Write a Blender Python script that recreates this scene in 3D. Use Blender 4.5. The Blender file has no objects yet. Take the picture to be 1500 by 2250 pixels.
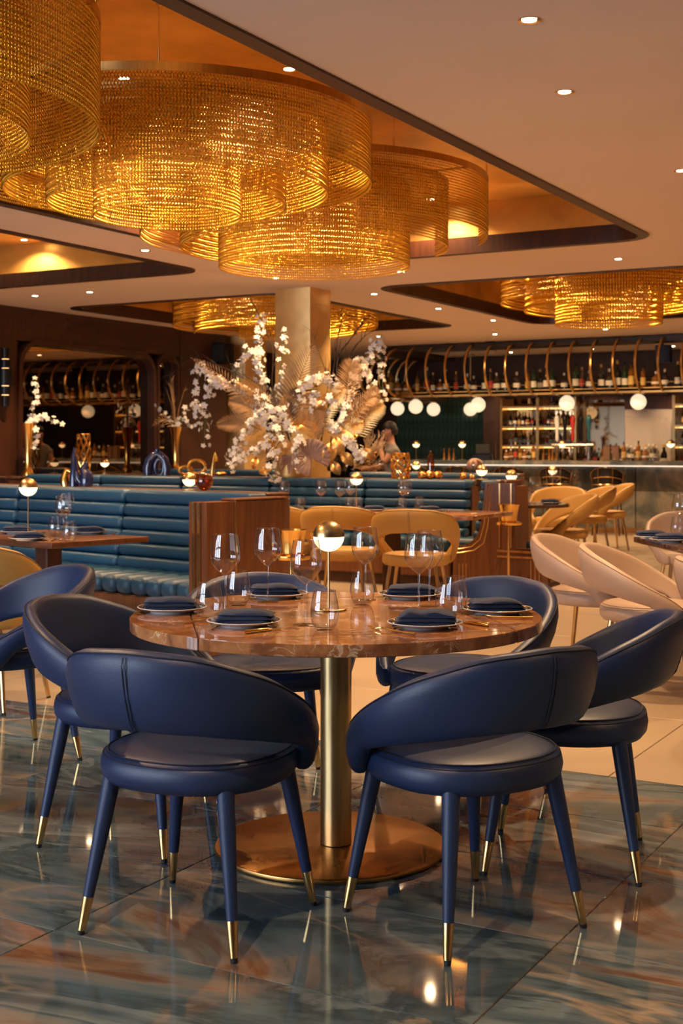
import bpy, bmesh, math, random
import numpy as np
from mathutils import Vector, Matrix
random.seed(7)
PI = math.pi
sc = bpy.context.scene
COL = sc.collection
# ------------------------------------------------------------------ camera, world, exposure, large lights
F, HOR, H = 2877.0, 984.0, 1.30          # focal length (px of the 1500x2250 frame), horizon row, eye height
HEAD = math.radians(29.35)               # the camera looks 29 degrees left of the room's long axis
CC, SS = math.cos(HEAD), math.sin(HEAD)
cd = bpy.data.cameras.new('camera')
cd.sensor_fit = 'VERTICAL'; cd.sensor_height = 36.0; cd.sensor_width = 24.0
cd.lens = F / 2250 * 36.0
cd.shift_y = -(1125 - HOR) / 2250.0
cd.clip_end = 100
cd.dof.use_dof = True; cd.dof.focus_distance = 4.4; cd.dof.aperture_fstop = 5.6
cam = bpy.data.objects.new('camera', cd); COL.objects.link(cam)
cam.location = (0, 0, H); cam.rotation_euler = (PI / 2, 0, HEAD)
sc.camera = cam
w = bpy.data.worlds.new('world'); sc.world = w; w.use_nodes = True
w.node_tree.nodes['Background'].inputs[0].default_value = (0.45, 0.6, 0.9, 1)
w.node_tree.nodes['Background'].inputs[1].default_value = 0.3
sc.view_settings.view_transform = 'Standard'; sc.view_settings.look = 'None'
sc.view_settings.exposure = 0.64; sc.view_settings.gamma = 1.0
sc.view_settings.use_curve_mapping = False
cy = sc.cycles
cy.use_denoising = True
cy.use_adaptive_sampling = True; cy.adaptive_threshold = 0.06; cy.adaptive_min_samples = 12
cy.max_bounces = 7; cy.diffuse_bounces = 3; cy.glossy_bounces = 4; cy.transparent_max_bounces = 16
cy.transmission_bounces = 6
cy.caustics_reflective = False; cy.caustics_refractive = False
cy.sample_clamp_indirect = 4.0; cy.sample_clamp_direct = 0.0
WARM = (1.0, 0.63, 0.32)
WIN_W = 85.0                            # watts of daylight per window in the street wall
WIN_X = [-9.6, -7.7, -5.8, -3.9]
SPOT_W = 150.0

# ------------------------------------------------------------------ frame helpers
def CW(xc, yc): return (xc * CC - yc * SS, xc * SS + yc * CC)      # camera-aligned ground coords -> room coords
def PX(px, py, z=0.0):                                            # pixel -> point on the level plane z
    yc = F * (H - z) / (py - HOR); x, y = CW((px - 750) / F * yc, yc); return Vector((x, y, z))
def PD(px, py, yc):                                               # pixel + depth -> point
    x, y = CW((px - 750) / F * yc, yc); return Vector((x, y, H + (HOR - py) / F * yc))
def CA(deg): return math.radians(deg) + HEAD                      # camera-frame bearing -> room bearing

# ------------------------------------------------------------------ materials
M = {}
def nmat(name):
    m = bpy.data.materials.new(name); m.use_nodes = True
    nt = m.node_tree; b = nt.nodes['Principled BSDF']; M[name] = m
    return m, nt, b
def simple(name, col, rough=0.5, metal=0.0, var=0.0, scale=8.0, bump=0.0, bscale=60.0, spec=0.5, coat=0.0, stretch=None, sheen=0.0):
    m, nt, b = nmat(name)
    b.inputs['Base Color'].default_value = (*col, 1); b.inputs['Roughness'].default_value = rough
    b.inputs['Metallic'].default_value = metal; b.inputs['Specular IOR Level'].default_value = spec
    b.inputs['Coat Weight'].default_value = coat
    if sheen: b.inputs['Sheen Weight'].default_value = sheen
    tc = nt.nodes.new('ShaderNodeTexCoord'); src = tc.outputs['Object']
    if stretch:
        mp = nt.nodes.new('ShaderNodeMapping'); mp.inputs['Scale'].default_value = stretch
        nt.links.new(src, mp.inputs[0]); src = mp.outputs[0]
    if var:
        n = nt.nodes.new('ShaderNodeTexNoise'); n.inputs['Scale'].default_value = scale; n.inputs['Detail'].default_value = 5
        nt.links.new(src, n.inputs['Vector'])
        r = nt.nodes.new('ShaderNodeValToRGB')
        r.color_ramp.elements[0].position = 0.3; r.color_ramp.elements[1].position = 0.7
        r.color_ramp.elements[0].color = (*[c * (1 - var) for c in col], 1)
        r.color_ramp.elements[1].color = (*[min(1, c * (1 + var)) for c in col], 1)
        nt.links.new(n.outputs[0], r.inputs[0]); nt.links.new(r.outputs[0], b.inputs['Base Color'])
    if bump:
        n2 = nt.nodes.new('ShaderNodeTexNoise'); n2.inputs['Scale'].default_value = bscale; n2.inputs['Detail'].default_value = 3
        nt.links.new(src, n2.inputs['Vector'])
        bp = nt.nodes.new('ShaderNodeBump'); bp.inputs['Strength'].default_value = bump; bp.inputs['Distance'].default_value = 0.01
        nt.links.new(n2.outputs[0], bp.inputs['Height']); nt.links.new(bp.outputs[0], b.inputs['Normal'])
    return m
def emit(name, col, strength):
    m, nt, b = nmat(name)
    b.inputs['Base Color'].default_value = (*col, 1); b.inputs['Emission Color'].default_value = (*col, 1)
    b.inputs['Emission Strength'].default_value = strength
    return m
def glassy(name, tint=(1, 1, 1), edge=(0.86, 0.86, 0.88), rough=0.0, ior=1.45):
    m, nt, b = nmat(name); nt.nodes.remove(b)
    out = [n for n in nt.nodes if n.type == 'OUTPUT_MATERIAL'][0]
    tr = nt.nodes.new('ShaderNodeBsdfTransparent'); gl = nt.nodes.new('ShaderNodeBsdfGlossy'); gl.inputs['Roughness'].default_value = rough
    lw = nt.nodes.new('ShaderNodeLayerWeight'); lw.inputs['Blend'].default_value = 0.3
    mc = nt.nodes.new('ShaderNodeMix'); mc.data_type = 'RGBA'
    mc.inputs['A'].default_value = (*tint, 1); mc.inputs['B'].default_value = (*edge, 1)
    nt.links.new(lw.outputs['Facing'], mc.inputs['Factor']); nt.links.new(mc.outputs['Result'], tr.inputs[0])
    lf = nt.nodes.new('ShaderNodeLayerWeight'); lf.inputs['Blend'].default_value = 0.5
    pw = nt.nodes.new('ShaderNodeMath'); pw.operation = 'POWER'; pw.inputs[1].default_value = 3.0; nt.links.new(lf.outputs['Facing'], pw.inputs[0])
    fr = nt.nodes.new('ShaderNodeMath'); fr.operation = 'MULTIPLY_ADD'; fr.inputs[1].default_value = 0.9; fr.inputs[2].default_value = 0.13
    nt.links.new(pw.outputs[0], fr.inputs[0])
    mx = nt.nodes.new('ShaderNodeMixShader')
    nt.links.new(fr.outputs[0], mx.inputs[0]); nt.links.new(tr.outputs[0], mx.inputs[1]); nt.links.new(gl.outputs[0], mx.inputs[2])
    nt.links.new(mx.outputs[0], out.inputs[0])
    return m
def ramp(nt, stops):
    r = nt.nodes.new('ShaderNodeValToRGB'); e = r.color_ramp.elements
    while len(e) < len(stops): e.new(0.5)
    for i, (p, c) in enumerate(stops): e[i].position = p; e[i].color = (*c, 1)
    return r
def stone(name, stops, scale, vein, veinscale, rough, distortion=1.2, use_random=True, stretch=(1, 1, 1), veinw=0.03, veinmix=0.8):
    m, nt, b = nmat(name); b.inputs['Roughness'].default_value = rough
    geo = nt.nodes.new('ShaderNodeNewGeometry'); v = geo.outputs['Position']
    if use_random:
        oi = nt.nodes.new('ShaderNodeObjectInfo'); mu = nt.nodes.new('ShaderNodeMath'); mu.operation = 'MULTIPLY'; mu.inputs[1].default_value = 40
        nt.links.new(oi.outputs['Random'], mu.inputs[0])
        ad = nt.nodes.new('ShaderNodeVectorMath'); ad.operation = 'ADD'
        nt.links.new(v, ad.inputs[0]); nt.links.new(mu.outputs[0], ad.inputs[1]); v = ad.outputs[0]
    mp = nt.nodes.new('ShaderNodeMapping'); mp.inputs['Scale'].default_value = stretch; nt.links.new(v, mp.inputs[0]); v = mp.outputs[0]
    n = nt.nodes.new('ShaderNodeTexNoise'); n.inputs['Scale'].default_value = scale; n.inputs['Detail'].default_value = 9
    n.inputs['Roughness'].default_value = 0.58; n.inputs['Distortion'].default_value = distortion
    nt.links.new(v, n.inputs['Vector'])
    r = ramp(nt, stops); nt.links.new(n.outputs[0], r.inputs[0])
    n2 = nt.nodes.new('ShaderNodeTexNoise'); n2.inputs['Scale'].default_value = veinscale; n2.inputs['Detail'].default_value = 6; n2.inputs['Distortion'].default_value = 0.9
    nt.links.new(v, n2.inputs['Vector'])
    r2 = ramp(nt, [(0.5 - veinw, (0, 0, 0)), (0.5, (1, 1, 1)), (0.5 + veinw, (0, 0, 0))]); nt.links.new(n2.outputs[0], r2.inputs[0])
    n3 = nt.nodes.new('ShaderNodeTexNoise'); n3.inputs['Scale'].default_value = veinscale * 0.7; nt.links.new(v, n3.inputs['Vector'])
    mm = nt.nodes.new('ShaderNodeMath'); mm.operation = 'MULTIPLY'; nt.links.new(r2.outputs[0], mm.inputs[0])
    r3 = ramp(nt, [(0.45, (0, 0, 0)), (0.65, (veinmix,) * 3)]); nt.links.new(n3.outputs[0], r3.inputs[0]); nt.links.new(r3.outputs[0], mm.inputs[1])
    mx = nt.nodes.new('ShaderNodeMix'); mx.data_type = 'RGBA'; mx.inputs['B'].default_value = (*vein, 1)
    nt.links.new(mm.outputs[0], mx.inputs['Factor']); nt.links.new(r.outputs[0], mx.inputs['A'])
    nt.links.new(mx.outputs['Result'], b.inputs['Base Color'])
    return m

simple('navy_leather', (0.015, 0.031, 0.094), 0.42, bump=0.08, bscale=350, var=0.12, scale=4)
simple('navy_seam', (0.008, 0.012, 0.03), 0.6)
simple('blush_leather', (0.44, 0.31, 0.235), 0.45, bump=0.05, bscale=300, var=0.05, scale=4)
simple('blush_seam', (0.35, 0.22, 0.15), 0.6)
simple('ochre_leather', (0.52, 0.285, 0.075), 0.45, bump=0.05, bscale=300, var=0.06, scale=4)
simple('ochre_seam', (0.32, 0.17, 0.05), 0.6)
simple('teal_leather', (0.014, 0.066, 0.135), 0.42, bump=0.08, bscale=250, var=0.15, scale=3)
simple('brass', (0.80, 0.52, 0.22), 0.22, 1.0, var=0.08, scale=30)
simple('brushed_brass', (0.62, 0.42, 0.20), 0.30, 1.0, var=0.12, scale=60, stretch=(1, 1, 0.05))
simple('bronze_disc', (0.50, 0.27, 0.09), 0.30, 1.0, var=0.15, scale=10)
simple('gold', (0.95, 0.58, 0.17), 0.14, 1.0)
simple('gold_chain', (0.92, 0.52, 0.06), 0.30, 1.0, var=0.1, scale=3)
simple('gold_leaf', (0.72, 0.42, 0.12), 0.38, 0.85, var=0.25, scale=2.2, bump=0.25, bscale=12)
simple('column_gold', (0.86, 0.56, 0.22), 0.42, 0.6, var=0.16, scale=3.0, bump=0.15, bscale=10)
simple('rack_brass', (0.72, 0.44, 0.15), 0.30, 1.0)
simple('ceiling_paint', (0.84, 0.68, 0.59), 0.85, var=0.02, scale=1.0)
simple('black_metal', (0.012, 0.012, 0.014), 0.35, 0.6)
simple('black_rubber', (0.01, 0.01, 0.01), 0.6)
simple('black_leather', (0.012, 0.012, 0.014), 0.4)
simple('dark_canopy', (0.05, 0.032, 0.02), 0.4, 0.3)
simple('porcelain', (0.72, 0.72, 0.74), 0.12, coat=0.5)
simple('plate_band', (0.02, 0.035, 0.08), 0.15, coat=0.5)
simple('navy_linen', (0.012, 0.022, 0.065), 0.85, bump=0.2, bscale=500, sheen=0.1)
simple('cream_tile', (0.42, 0.315, 0.215), 0.28, var=0.06, scale=2.5, bump=0.02, bscale=20)
simple('grout', (0.30, 0.22, 0.15), 0.8)
simple('copper_joint', (0.55, 0.26, 0.10), 0.3, 1.0)
simple('green_tile', (0.06, 0.115, 0.085), 0.12, var=0.4, scale=6)
simple('dark_wall', (0.05, 0.022, 0.012), 0.55, var=0.2, scale=3)
simple('plaster', (0.45, 0.33, 0.24), 0.9)
simple('navy_ceramic', (0.012, 0.018, 0.075), 0.14, coat=0.6)
simple('white_petal', (0.86, 0.80, 0.72), 0.6)
simple('mauve_leaf', (0.33, 0.20, 0.15), 0.6, var=0.15, scale=20)
simple('gold_frond', (0.75, 0.44, 0.15), 0.35, 0.7)
simple('tan_frond', (0.50, 0.28, 0.12), 0.75)
simple('grey_frond', (0.16, 0.105, 0.065), 0.8)
simple('twig', (0.045, 0.025, 0.018), 0.8)
simple('pale_twig', (0.62, 0.43, 0.24), 0.8)
simple('green_stem', (0.10, 0.13, 0.04), 0.7)
simple('bottle_dark', (0.010, 0.008, 0.006), 0.08, coat=0.4)
simple('bottle_green', (0.008, 0.035, 0.012), 0.08, coat=0.4)
simple('bottle_amber', (0.20, 0.07, 0.012), 0.08, coat=0.4)
simple('paper_label', (0.72, 0.66, 0.54), 0.8)
simple('paper_red', (0.40, 0.05, 0.03), 0.7)
simple('paper_gold', (0.62, 0.40, 0.10), 0.5)
simple('tap_white', (0.75, 0.72, 0.66), 0.3)
simple('tap_red', (0.45, 0.03, 0.02), 0.3)
simple('tap_teal', (0.02, 0.10, 0.13), 0.3)
simple('box_brown', (0.16, 0.08, 0.045), 0.6)
simple('skin', (0.42, 0.20, 0.12), 0.6)
simple('hair', (0.008, 0.006, 0.005), 0.6)
simple('grey_shirt', (0.22, 0.19, 0.17), 0.9)
simple('trousers', (0.015, 0.017, 0.025), 0.9)
simple('eye_white', (0.8, 0.8, 0.8), 0.3)
simple('rose_ceramic', (0.42, 0.24, 0.18), 0.3)
simple('steel', (0.5, 0.48, 0.45), 0.25, 1.0)
simple('white_plastic', (0.75, 0.72, 0.68), 0.5)
emit('globe_white', (1.0, 0.80, 0.52), 0.62)
emit('lamp_glow', (1.0, 0.72, 0.40), 1.5)
emit('downlight_lens', (1.0, 0.74, 0.42), 45.0)
emit('led', (1.0, 0.86, 0.68), 0.75)
emit('cove_led', (1.0, 0.62, 0.25), 7.0)
emit('sconce_glow', (1.0, 0.5, 0.18), 2.0)
emit('shelf_glow', (1.0, 0.58, 0.2), 2.2)
glassy('glass')
glassy('amber_glass', (0.9, 0.42, 0.10), (0.35, 0.09, 0.01))
glassy('bottle_clear', (0.85, 0.86, 0.84), (0.4, 0.4, 0.4))
def mirror_mat(name, col, rough):
    return simple(name, col, rough, 1.0)
mirror_mat('smoked_mirror', (0.30, 0.23, 0.17), 0.02)
mirror_mat('bronze_mirror', (0.5, 0.34, 0.2), 0.03)
stone('onyx', [(0.22, (0.012, 0.018, 0.024)), (0.36, (0.055, 0.088, 0.11)), (0.44, (0.14, 0.18, 0.20)), (0.47, (0.05, 0.075, 0.09)), (0.53, (0.10, 0.145, 0.17)), (0.58, (0.18, 0.17, 0.16)), (0.63, (0.14, 0.075, 0.045)), (0.69, (0.05, 0.045, 0.045)), (0.85, (0.20, 0.24, 0.255))],
      0.75, (0.42, 0.31, 0.21), 1.1, 0.045, 2.2, stretch=(0.7, 1.5, 1), veinw=0.02)
stone('onyx_bar', [(0.3, (0.03, 0.038, 0.045)), (0.5, (0.11, 0.125, 0.125)), (0.6, (0.26, 0.235, 0.19)), (0.75, (0.06, 0.07, 0.08))], 1.3, (0.3, 0.24, 0.17), 1.2, 0.15, 1.2)
stone('brown_marble', [(0.25, (0.12, 0.045, 0.022)), (0.45, (0.30, 0.12, 0.05)), (0.6, (0.46, 0.21, 0.085)), (0.78, (0.24, 0.095, 0.045))], 7.0, (0.80, 0.62, 0.45), 14.0, 0.06, 1.2, veinw=0.03, veinmix=0.75)
stone('dark_marble', [(0.3, (0.05, 0.025, 0.018)), (0.6, (0.12, 0.06, 0.04)), (0.8, (0.07, 0.035, 0.025))], 5.0, (0.4, 0.3, 0.22), 7.0, 0.08, 0.9, veinw=0.015)
stone('pale_reflection', [(0.3, (0.50, 0.42, 0.36)), (0.6, (0.62, 0.54, 0.47)), (0.8, (0.55, 0.47, 0.40))], 1.5, (0.36, 0.27, 0.2), 2.0, 0.2, 1.0, veinw=0.012)  # veined pale colour standing for a bright reflection in the bar mirror
def wood(name, c1, c2, rough, scale=(14, 14, 0.7), ring=2.5):
    m, nt, b = nmat(name); b.inputs['Roughness'].default_value = rough
    tc = nt.nodes.new('ShaderNodeTexCoord'); mp = nt.nodes.new('ShaderNodeMapping'); mp.inputs['Scale'].default_value = scale
    nt.links.new(tc.outputs['Object'], mp.inputs[0])
    n = nt.nodes.new('ShaderNodeTexNoise'); n.inputs['Scale'].default_value = ring; n.inputs['Detail'].default_value = 6; n.inputs['Distortion'].default_value = 0.6
    nt.links.new(mp.outputs[0], n.inputs['Vector'])
    r = ramp(nt, [(0.3, c1), (0.7, c2)]); nt.links.new(n.outputs[0], r.inputs[0]); nt.links.new(r.outputs[0], b.inputs['Base Color'])
    bp = nt.nodes.new('ShaderNodeBump'); bp.inputs['Strength'].default_value = 0.05; nt.links.new(n.outputs[0], bp.inputs['Height']); nt.links.new(bp.outputs[0], b.inputs['Normal'])
wood('walnut', (0.11, 0.036, 0.014), (0.21, 0.078, 0.030), 0.36)
wood('walnut_flat', (0.10, 0.034, 0.014), (0.18, 0.065, 0.026), 0.28, (0.8, 10, 10))
wood('dark_walnut', (0.045, 0.014, 0.007), (0.085, 0.028, 0.013), 0.38)

# ------------------------------------------------------------------ mesh builder
class MB:
    def __init__(self): self.v = []; self.f = []
    def add(self, verts, faces):
        o = len(self.v); self.v += [tuple(p) for p in verts]; self.f += [tuple(i + o for i in q) for q in faces]; return self
    def box(self, c, s, rz=0.0):
        x, y, z = s[0] / 2, s[1] / 2, s[2] / 2; ca, sa = math.cos(rz), math.sin(rz); vs = []
        for dx, dy, dz in ((-x, -y, -z), (x, -y, -z), (x, y, -z), (-x, y, -z), (-x, -y, z), (x, -y, z), (x, y, z), (-x, y, z)):
            vs.append((c[0] + dx * ca - dy * sa, c[1] + dx * sa + dy * ca, c[2] + dz))
        return self.add(vs, [(0, 3, 2, 1), (4, 5, 6, 7), (0, 1, 5, 4), (1, 2, 6, 5), (2, 3, 7, 6), (3, 0, 4, 7)])
    def span(self, x0, x1, y0, y1, z0, z1):
        return self.box(((x0 + x1) / 2, (y0 + y1) / 2, (z0 + z1) / 2), (x1 - x0, y1 - y0, z1 - z0))
    def rbox(self, x0, x1, y0, y1, z0, z1, r, seg=2):
        bm = bmesh.new(); bmesh.ops.create_cube(bm, size=1.0)
        for v in bm.verts: v.co = Vector(((x0 + x1) / 2 + v.co.x * (x1 - x0), (y0 + y1) / 2 + v.co.y * (y1 - y0), (z0 + z1) / 2 + v.co.z * (z1 - z0)))
        bmesh.ops.bevel(bm, geom=list(bm.edges), offset=r, segments=seg, affect='EDGES', profile=0.5)
        bm.verts.index_update()
        self.add([v.co.copy() for v in bm.verts], [[v.index for v in f.verts] for f in bm.faces]); bm.free(); return self
    def lathe(self, prof, seg=24, c=(0, 0, 0), capb=False, capt=False):
        vs = []; n = len(prof)
        for r, z in prof:
            for k in range(seg):
                a = 2 * PI * k / seg; vs.append((c[0] + r * math.cos(a), c[1] + r * math.sin(a), c[2] + z))
        fs = []
        for i in range(n - 1):
            for k in range(seg):
                k2 = (k + 1) % seg; fs.append((i * seg + k, i * seg + k2, (i + 1) * seg + k2, (i + 1) * seg + k))
        if capb: fs.append(tuple(range(seg - 1, -1, -1)))
        if capt: fs.append(tuple((n - 1) * seg + k for k in range(seg)))
        return self.add(vs, fs)
    def tube(self, path, rad, seg=8, closed=False, cap=True):
        P = [Vector(p) for p in path]; n = len(P)
        R = rad if isinstance(rad, (list, tuple)) else [rad] * n
        vs = []; fs = []; prev = None
        for i in range(n):
            if closed: t = P[(i + 1) % n] - P[i - 1]
            else: t = P[min(i + 1, n - 1)] - P[max(i - 1, 0)]
            if t.length < 1e-9: t = Vector((0, 0, 1))
            t.normalize()
            if prev is None:
                u = t.cross(Vector((0, 0, 1)))
                if u.length < 1e-3: u = t.cross(Vector((1, 0, 0)))
            else:
                u = prev - t * prev.dot(t)
            u.normalize(); prev = u; w_ = t.cross(u)
            for k in range(seg):
                a = 2 * PI * k / seg; vs.append(P[i] + (u * math.cos(a) + w_ * math.sin(a)) * R[i])
        m = n if closed else n - 1
        for i in range(m):
            j = (i + 1) % n
            for k in range(seg):
                k2 = (k + 1) % seg; fs.append((i * seg + k, i * seg + k2, j * seg + k2, j * seg + k))
        if cap and not closed:
            fs.append(tuple(range(seg - 1, -1, -1))); fs.append(tuple((n - 1) * seg + k for k in range(seg)))
        return self.add(vs, fs)
    def prism(self, pts, z0, z1):
        n = len(pts); a = sum(pts[i][0] * pts[(i + 1) % n][1] - pts[(i + 1) % n][0] * pts[i][1] for i in range(n))
        if a < 0: pts = pts[::-1]
        vs = [(x, y, z0) for x, y in pts] + [(x, y, z1) for x, y in pts]
        return self.add(vs, [tuple(range(n - 1, -1, -1)), tuple(range(n, 2 * n))] + [(i, (i + 1) % n, n + (i + 1) % n, n + i) for i in range(n)])
    def sphere(self, c, r, seg=16, rings=10, z0=-1.0, z1=1.0, squash=(1, 1, 1)):
        a0, a1 = math.asin(max(-1, z0)), math.asin(min(1, z1)); pr = []
        for i in range(rings + 1):
            a = a0 + (a1 - a0) * i / rings; pr.append((max(1e-4, r * math.cos(a)), r * math.sin(a)))
        o = len(self.v); self.lathe(pr, seg)
        for i in range(o, len(self.v)):
            p = self.v[i]; self.v[i] = (p[0] * squash[0] + c[0], p[1] * squash[1] + c[1], p[2] * squash[2] + c[2])
        return self
    def mesh(self, name, mat, smooth=35):
        me = bpy.data.meshes.new(name); me.from_pydata(self.v, [], self.f)
        me.materials.append(M[mat] if isinstance(mat, str) else mat)
        if smooth is not None:
            me.polygons.foreach_set('use_smooth', [True] * len(me.polygons)); me.update()
            me.set_sharp_from_angle(angle=math.radians(smooth))
        me.update(); return me
    def build(self, name, mat, parent=None, loc=None, smooth=35, rz=0.0):
        return link(name, self.mesh(name, mat, smooth), parent, loc, rz)

def link(name, data, parent=None, loc=None, rz=0.0):
    o = bpy.data.objects.new(name, data); COL.objects.link(o)
    if parent: o.parent = parent
    if loc is not None: o.location = loc
    if rz: o.rotation_euler = (0, 0, rz)
    return o
def tag(o, label=None, cat=None, group=None, kind=None):
    if label: o['label'] = label
    if cat: o['category'] = cat
    if group: o['group'] = group
    if kind: o['kind'] = kind
    return o
def thing(name, label, cat, loc=(0, 0, 0), rz=0.0, group=None):
    o = link(name, None, None, loc, rz); o.empty_display_size = 0.1
    return tag(o, label, cat, group)
def struct(o): o['kind'] = 'structure'; return o
def kids(o): return [c for c in ALLKIDS.get(o.name, [])]
def copy_tree(root, loc, rz=None, label=None, group=None, scale=None):
    def cp(o, parent):
        c = o.copy(); COL.objects.link(c); c.parent = parent
        for k in o.children: todo.append((k, c))
        return c
    todo = []; r = cp(root, None); r.location = loc
    if rz is not None: r.rotation_euler = (0, 0, rz)
    if scale: r.scale = (scale,) * 3
    if label: r['label'] = label
    if group: r['group'] = group
    while todo:
        k, p = todo.pop(); cp(k, p)
    return r
def light(name, kind, loc, energy, col, parent=None, **kw):
    d = bpy.data.lights.new(name, kind); d.energy = energy; d.color = col
    for k, v_ in kw.items(): setattr(d, k, v_)
    return link(name, d, parent, loc)
def lerp(xs, ys, x): return float(np.interp(x, xs, ys))

# ================================================================== SETTING
ZC = 3.0
XL, XR, YF, YB = -11.15, 3.2, -2.2, 22.5
BY0 = 5.03                                   # where the blue tiles end
# ---- floor
fl = struct(MB().span(-12.6, XR, YF, YB, -0.10, -0.012).build('floor', 'grout', smooth=None))
struct(MB().span(-8.5, XR, YF, BY0, -0.012, -0.0035).build('trim_1', 'copper_joint', smooth=None))
def tile_mesh(sx, sy, mat, gap=0.003, ch=0.002, t=0.012):
    x, y = sx / 2 - gap / 2, sy / 2 - gap / 2; b = MB()
    vs = [(-x, -y, -t), (x, -y, -t), (x, y, -t), (-x, y, -t), (-x, -y, -ch), (x, -y, -ch), (x, y, -ch), (-x, y, -ch),
          (-x + ch, -y + ch, 0), (x - ch, -y + ch, 0), (x - ch, y - ch, 0), (-x + ch, y - ch, 0)]
    fs = [(8, 9, 10, 11)] + [(i, (i + 1) % 4, 4 + (i + 1) % 4, 4 + i) for i in range(4)] + [(4 + i, 4 + (i + 1) % 4, 8 + (i + 1) % 4, 8 + i) for i in range(4)]
    b.add(vs, fs); return b.mesh('floor_tile', mat, None)
TX, TY = 1.215, 0.583
tm = tile_mesh(TX, TY, 'onyx')
for j in range(12):
    for i in range(9):
        x = -1.19 + TX / 2 + (1 - i) * TX + TX; y = BY0 - TY / 2 - j * TY
        if y - TY / 2 < YF or x + TX / 2 > XR or x - TX / 2 < -8.5: continue
        link('floor_tile', tm, fl, (x, y, 0))
tm2 = tile_mesh(1.2, 1.2, 'cream_tile', 0.004)
for j in range(15):
    for i in range(13):
        x = XR - 0.62 - i * 1.2; y = BY0 + 0.61 + j * 1.2
        if y + 0.6 > YB or x - 0.6 < -12.6: continue
        link('floor_tile', tm2, fl, (x, y, 0))
# ---- ceiling with four coffers
COFF = [(-6.55, -2.97, -1.6, 10.5), (-11.05, -7.3, -1.6, 10.35), (-10.74, -7.55, 12.15, 16.75), (-6.5, -2.97, 12.2, 17.0)]
CR = 0.32
xs = sorted({-12.6, XR, *[c[0] for c in COFF], *[c[1] for c in COFF]}); ys = sorted({YF, YB, *[c[2] for c in COFF], *[c[3] for c in COFF]})
cb = MB()
for i in range(len(xs) - 1):
    for j in range(len(ys) - 1):
        mx_, my_ = (xs[i] + xs[i + 1]) / 2, (ys[j] + ys[j + 1]) / 2
        if any(c[0] < mx_ < c[1] and c[2] < my_ < c[3] for c in COFF): continue
        cb.add([(xs[i], ys[j], ZC), (xs[i], ys[j + 1], ZC), (xs[i + 1], ys[j + 1], ZC), (xs[i + 1], ys[j], ZC)], [(0, 1, 2, 3)])
def rrect(x0, x1, y0, y1, r, n=7):
    pts = []
    for cx, cy_, a0 in ((x1 - r, y0 + r, -90), (x1 - r, y1 - r, 0), (x0 + r, y1 - r, 90), (x0 + r, y0 + r, 180)):
        for k in range(n):
            a = math.radians(a0 + 90 * k / (n - 1)); pts.append((cx + r * math.cos(a), cy_ + r * math.sin(a)))
    return pts
for c in COFF:                                # fillets in the coffer corners
    pts = rrect(*c, CR); corners = [(c[1], c[2]), (c[1], c[3]), (c[0], c[3]), (c[0], c[2])]
    for q in range(4):
        arc = pts[q * 7:(q + 1) * 7]; vs = [(corners[q][0], corners[q][1], ZC)] + [(p[0], p[1], ZC) for p in arc]
        cb.add(vs, [(0, k + 2, k + 1) for k in range(6)])
ceil = struct(cb.build('ceiling', 'ceiling_paint', smooth=None))
ZG = 3.47
def ring(pts_out, pts_in, z0, z1):
    b = MB(); n = len(pts_out)
    vs = [(x, y, z0) for x, y in pts_out] + [(x, y, z0) for x, y in pts_in] + [(x, y, z1) for x, y in pts_out] + [(x, y, z1) for x, y in pts_in]
    fs = []
    for i in range(n):
        j = (i + 1) % n
        fs += [(i, n + i, n + j, j), (2 * n + i, 2 * n + j, 3 * n + j, 3 * n + i), (i, j, 2 * n + j, 2 * n + i), (n + i, 3 * n + i, 3 * n + j, n + j)]
    b.add(vs, fs); return b
for k, c in enumerate(COFF):
    o_ = 0.012; w_ = 0.075
    struct(ring(rrect(c[0] - o_, c[1] + o_, c[2] - o_, c[3] + o_, CR + o_), rrect(c[0] + w_, c[1] - w_, c[2] + w_, c[3] - w_, CR - w_), ZC - 0.012, ZC + 0.13).build('trim_%d' % (k + 2), 'dark_walnut'))
    # gold-leaf vault: sides stand back behind the frame, hiding a warm LED strip
    d = 0.16 if k < 2 else 0.12
    x0, x1, y0, y1 = c[0] - d, c[1] + d, c[2] - d, c[3] + d
    vb = MB(); pts = rrect(x0, x1, y0, y1, 0.3); n = len(pts)
    vb.add([(x, y, ZC + 0.02) for x, y in pts] + [(x, y, ZG) for x, y in pts], [(i, (i + 1) % n, n + (i + 1) % n, n + i) for i in range(n)] + [tuple(range(n, 2 * n))])
    va = vb.build('vault', 'gold_leaf', ceil); va['label'] = 'gold-leaf lining of the ceiling coffer'
    sb = MB(); e = 0.06
    for a_ in ((x0 + e, y1 - e, x1 - e, y1 - e), (x1 - e, y0 + e, x1 - e, y1 - e), (x0 + e, y0 + e, x0 + e, y1 - e)):
        sb.span(min(a_[0], a_[2]) - 0.006, max(a_[0], a_[2]) + 0.006, min(a_[1], a_[3]) - 0.006, max(a_[1], a_[3]) + 0.006, ZC + 0.06, ZC + 0.07)
    sb.build('led_strip', 'cove_led', ceil, smooth=None)
# air-conditioning grille in the first vault
g = thing('ceiling_grille', 'white square air grille in the gold coffer between chandeliers', 'vent', (*PD(842, 341, 11.3).xy, ZG))
MB().prism(rrect(-0.16, 0.16, -0.16, 0.16, 0.01, 3), -0.015, 0.0).build('frame', 'white_plastic', g)
for k in range(5): MB().box((0, -0.1 + 0.05 * k, -0.02), (0.26, 0.02, 0.012)).build('slat', 'white_plastic', g)

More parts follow.
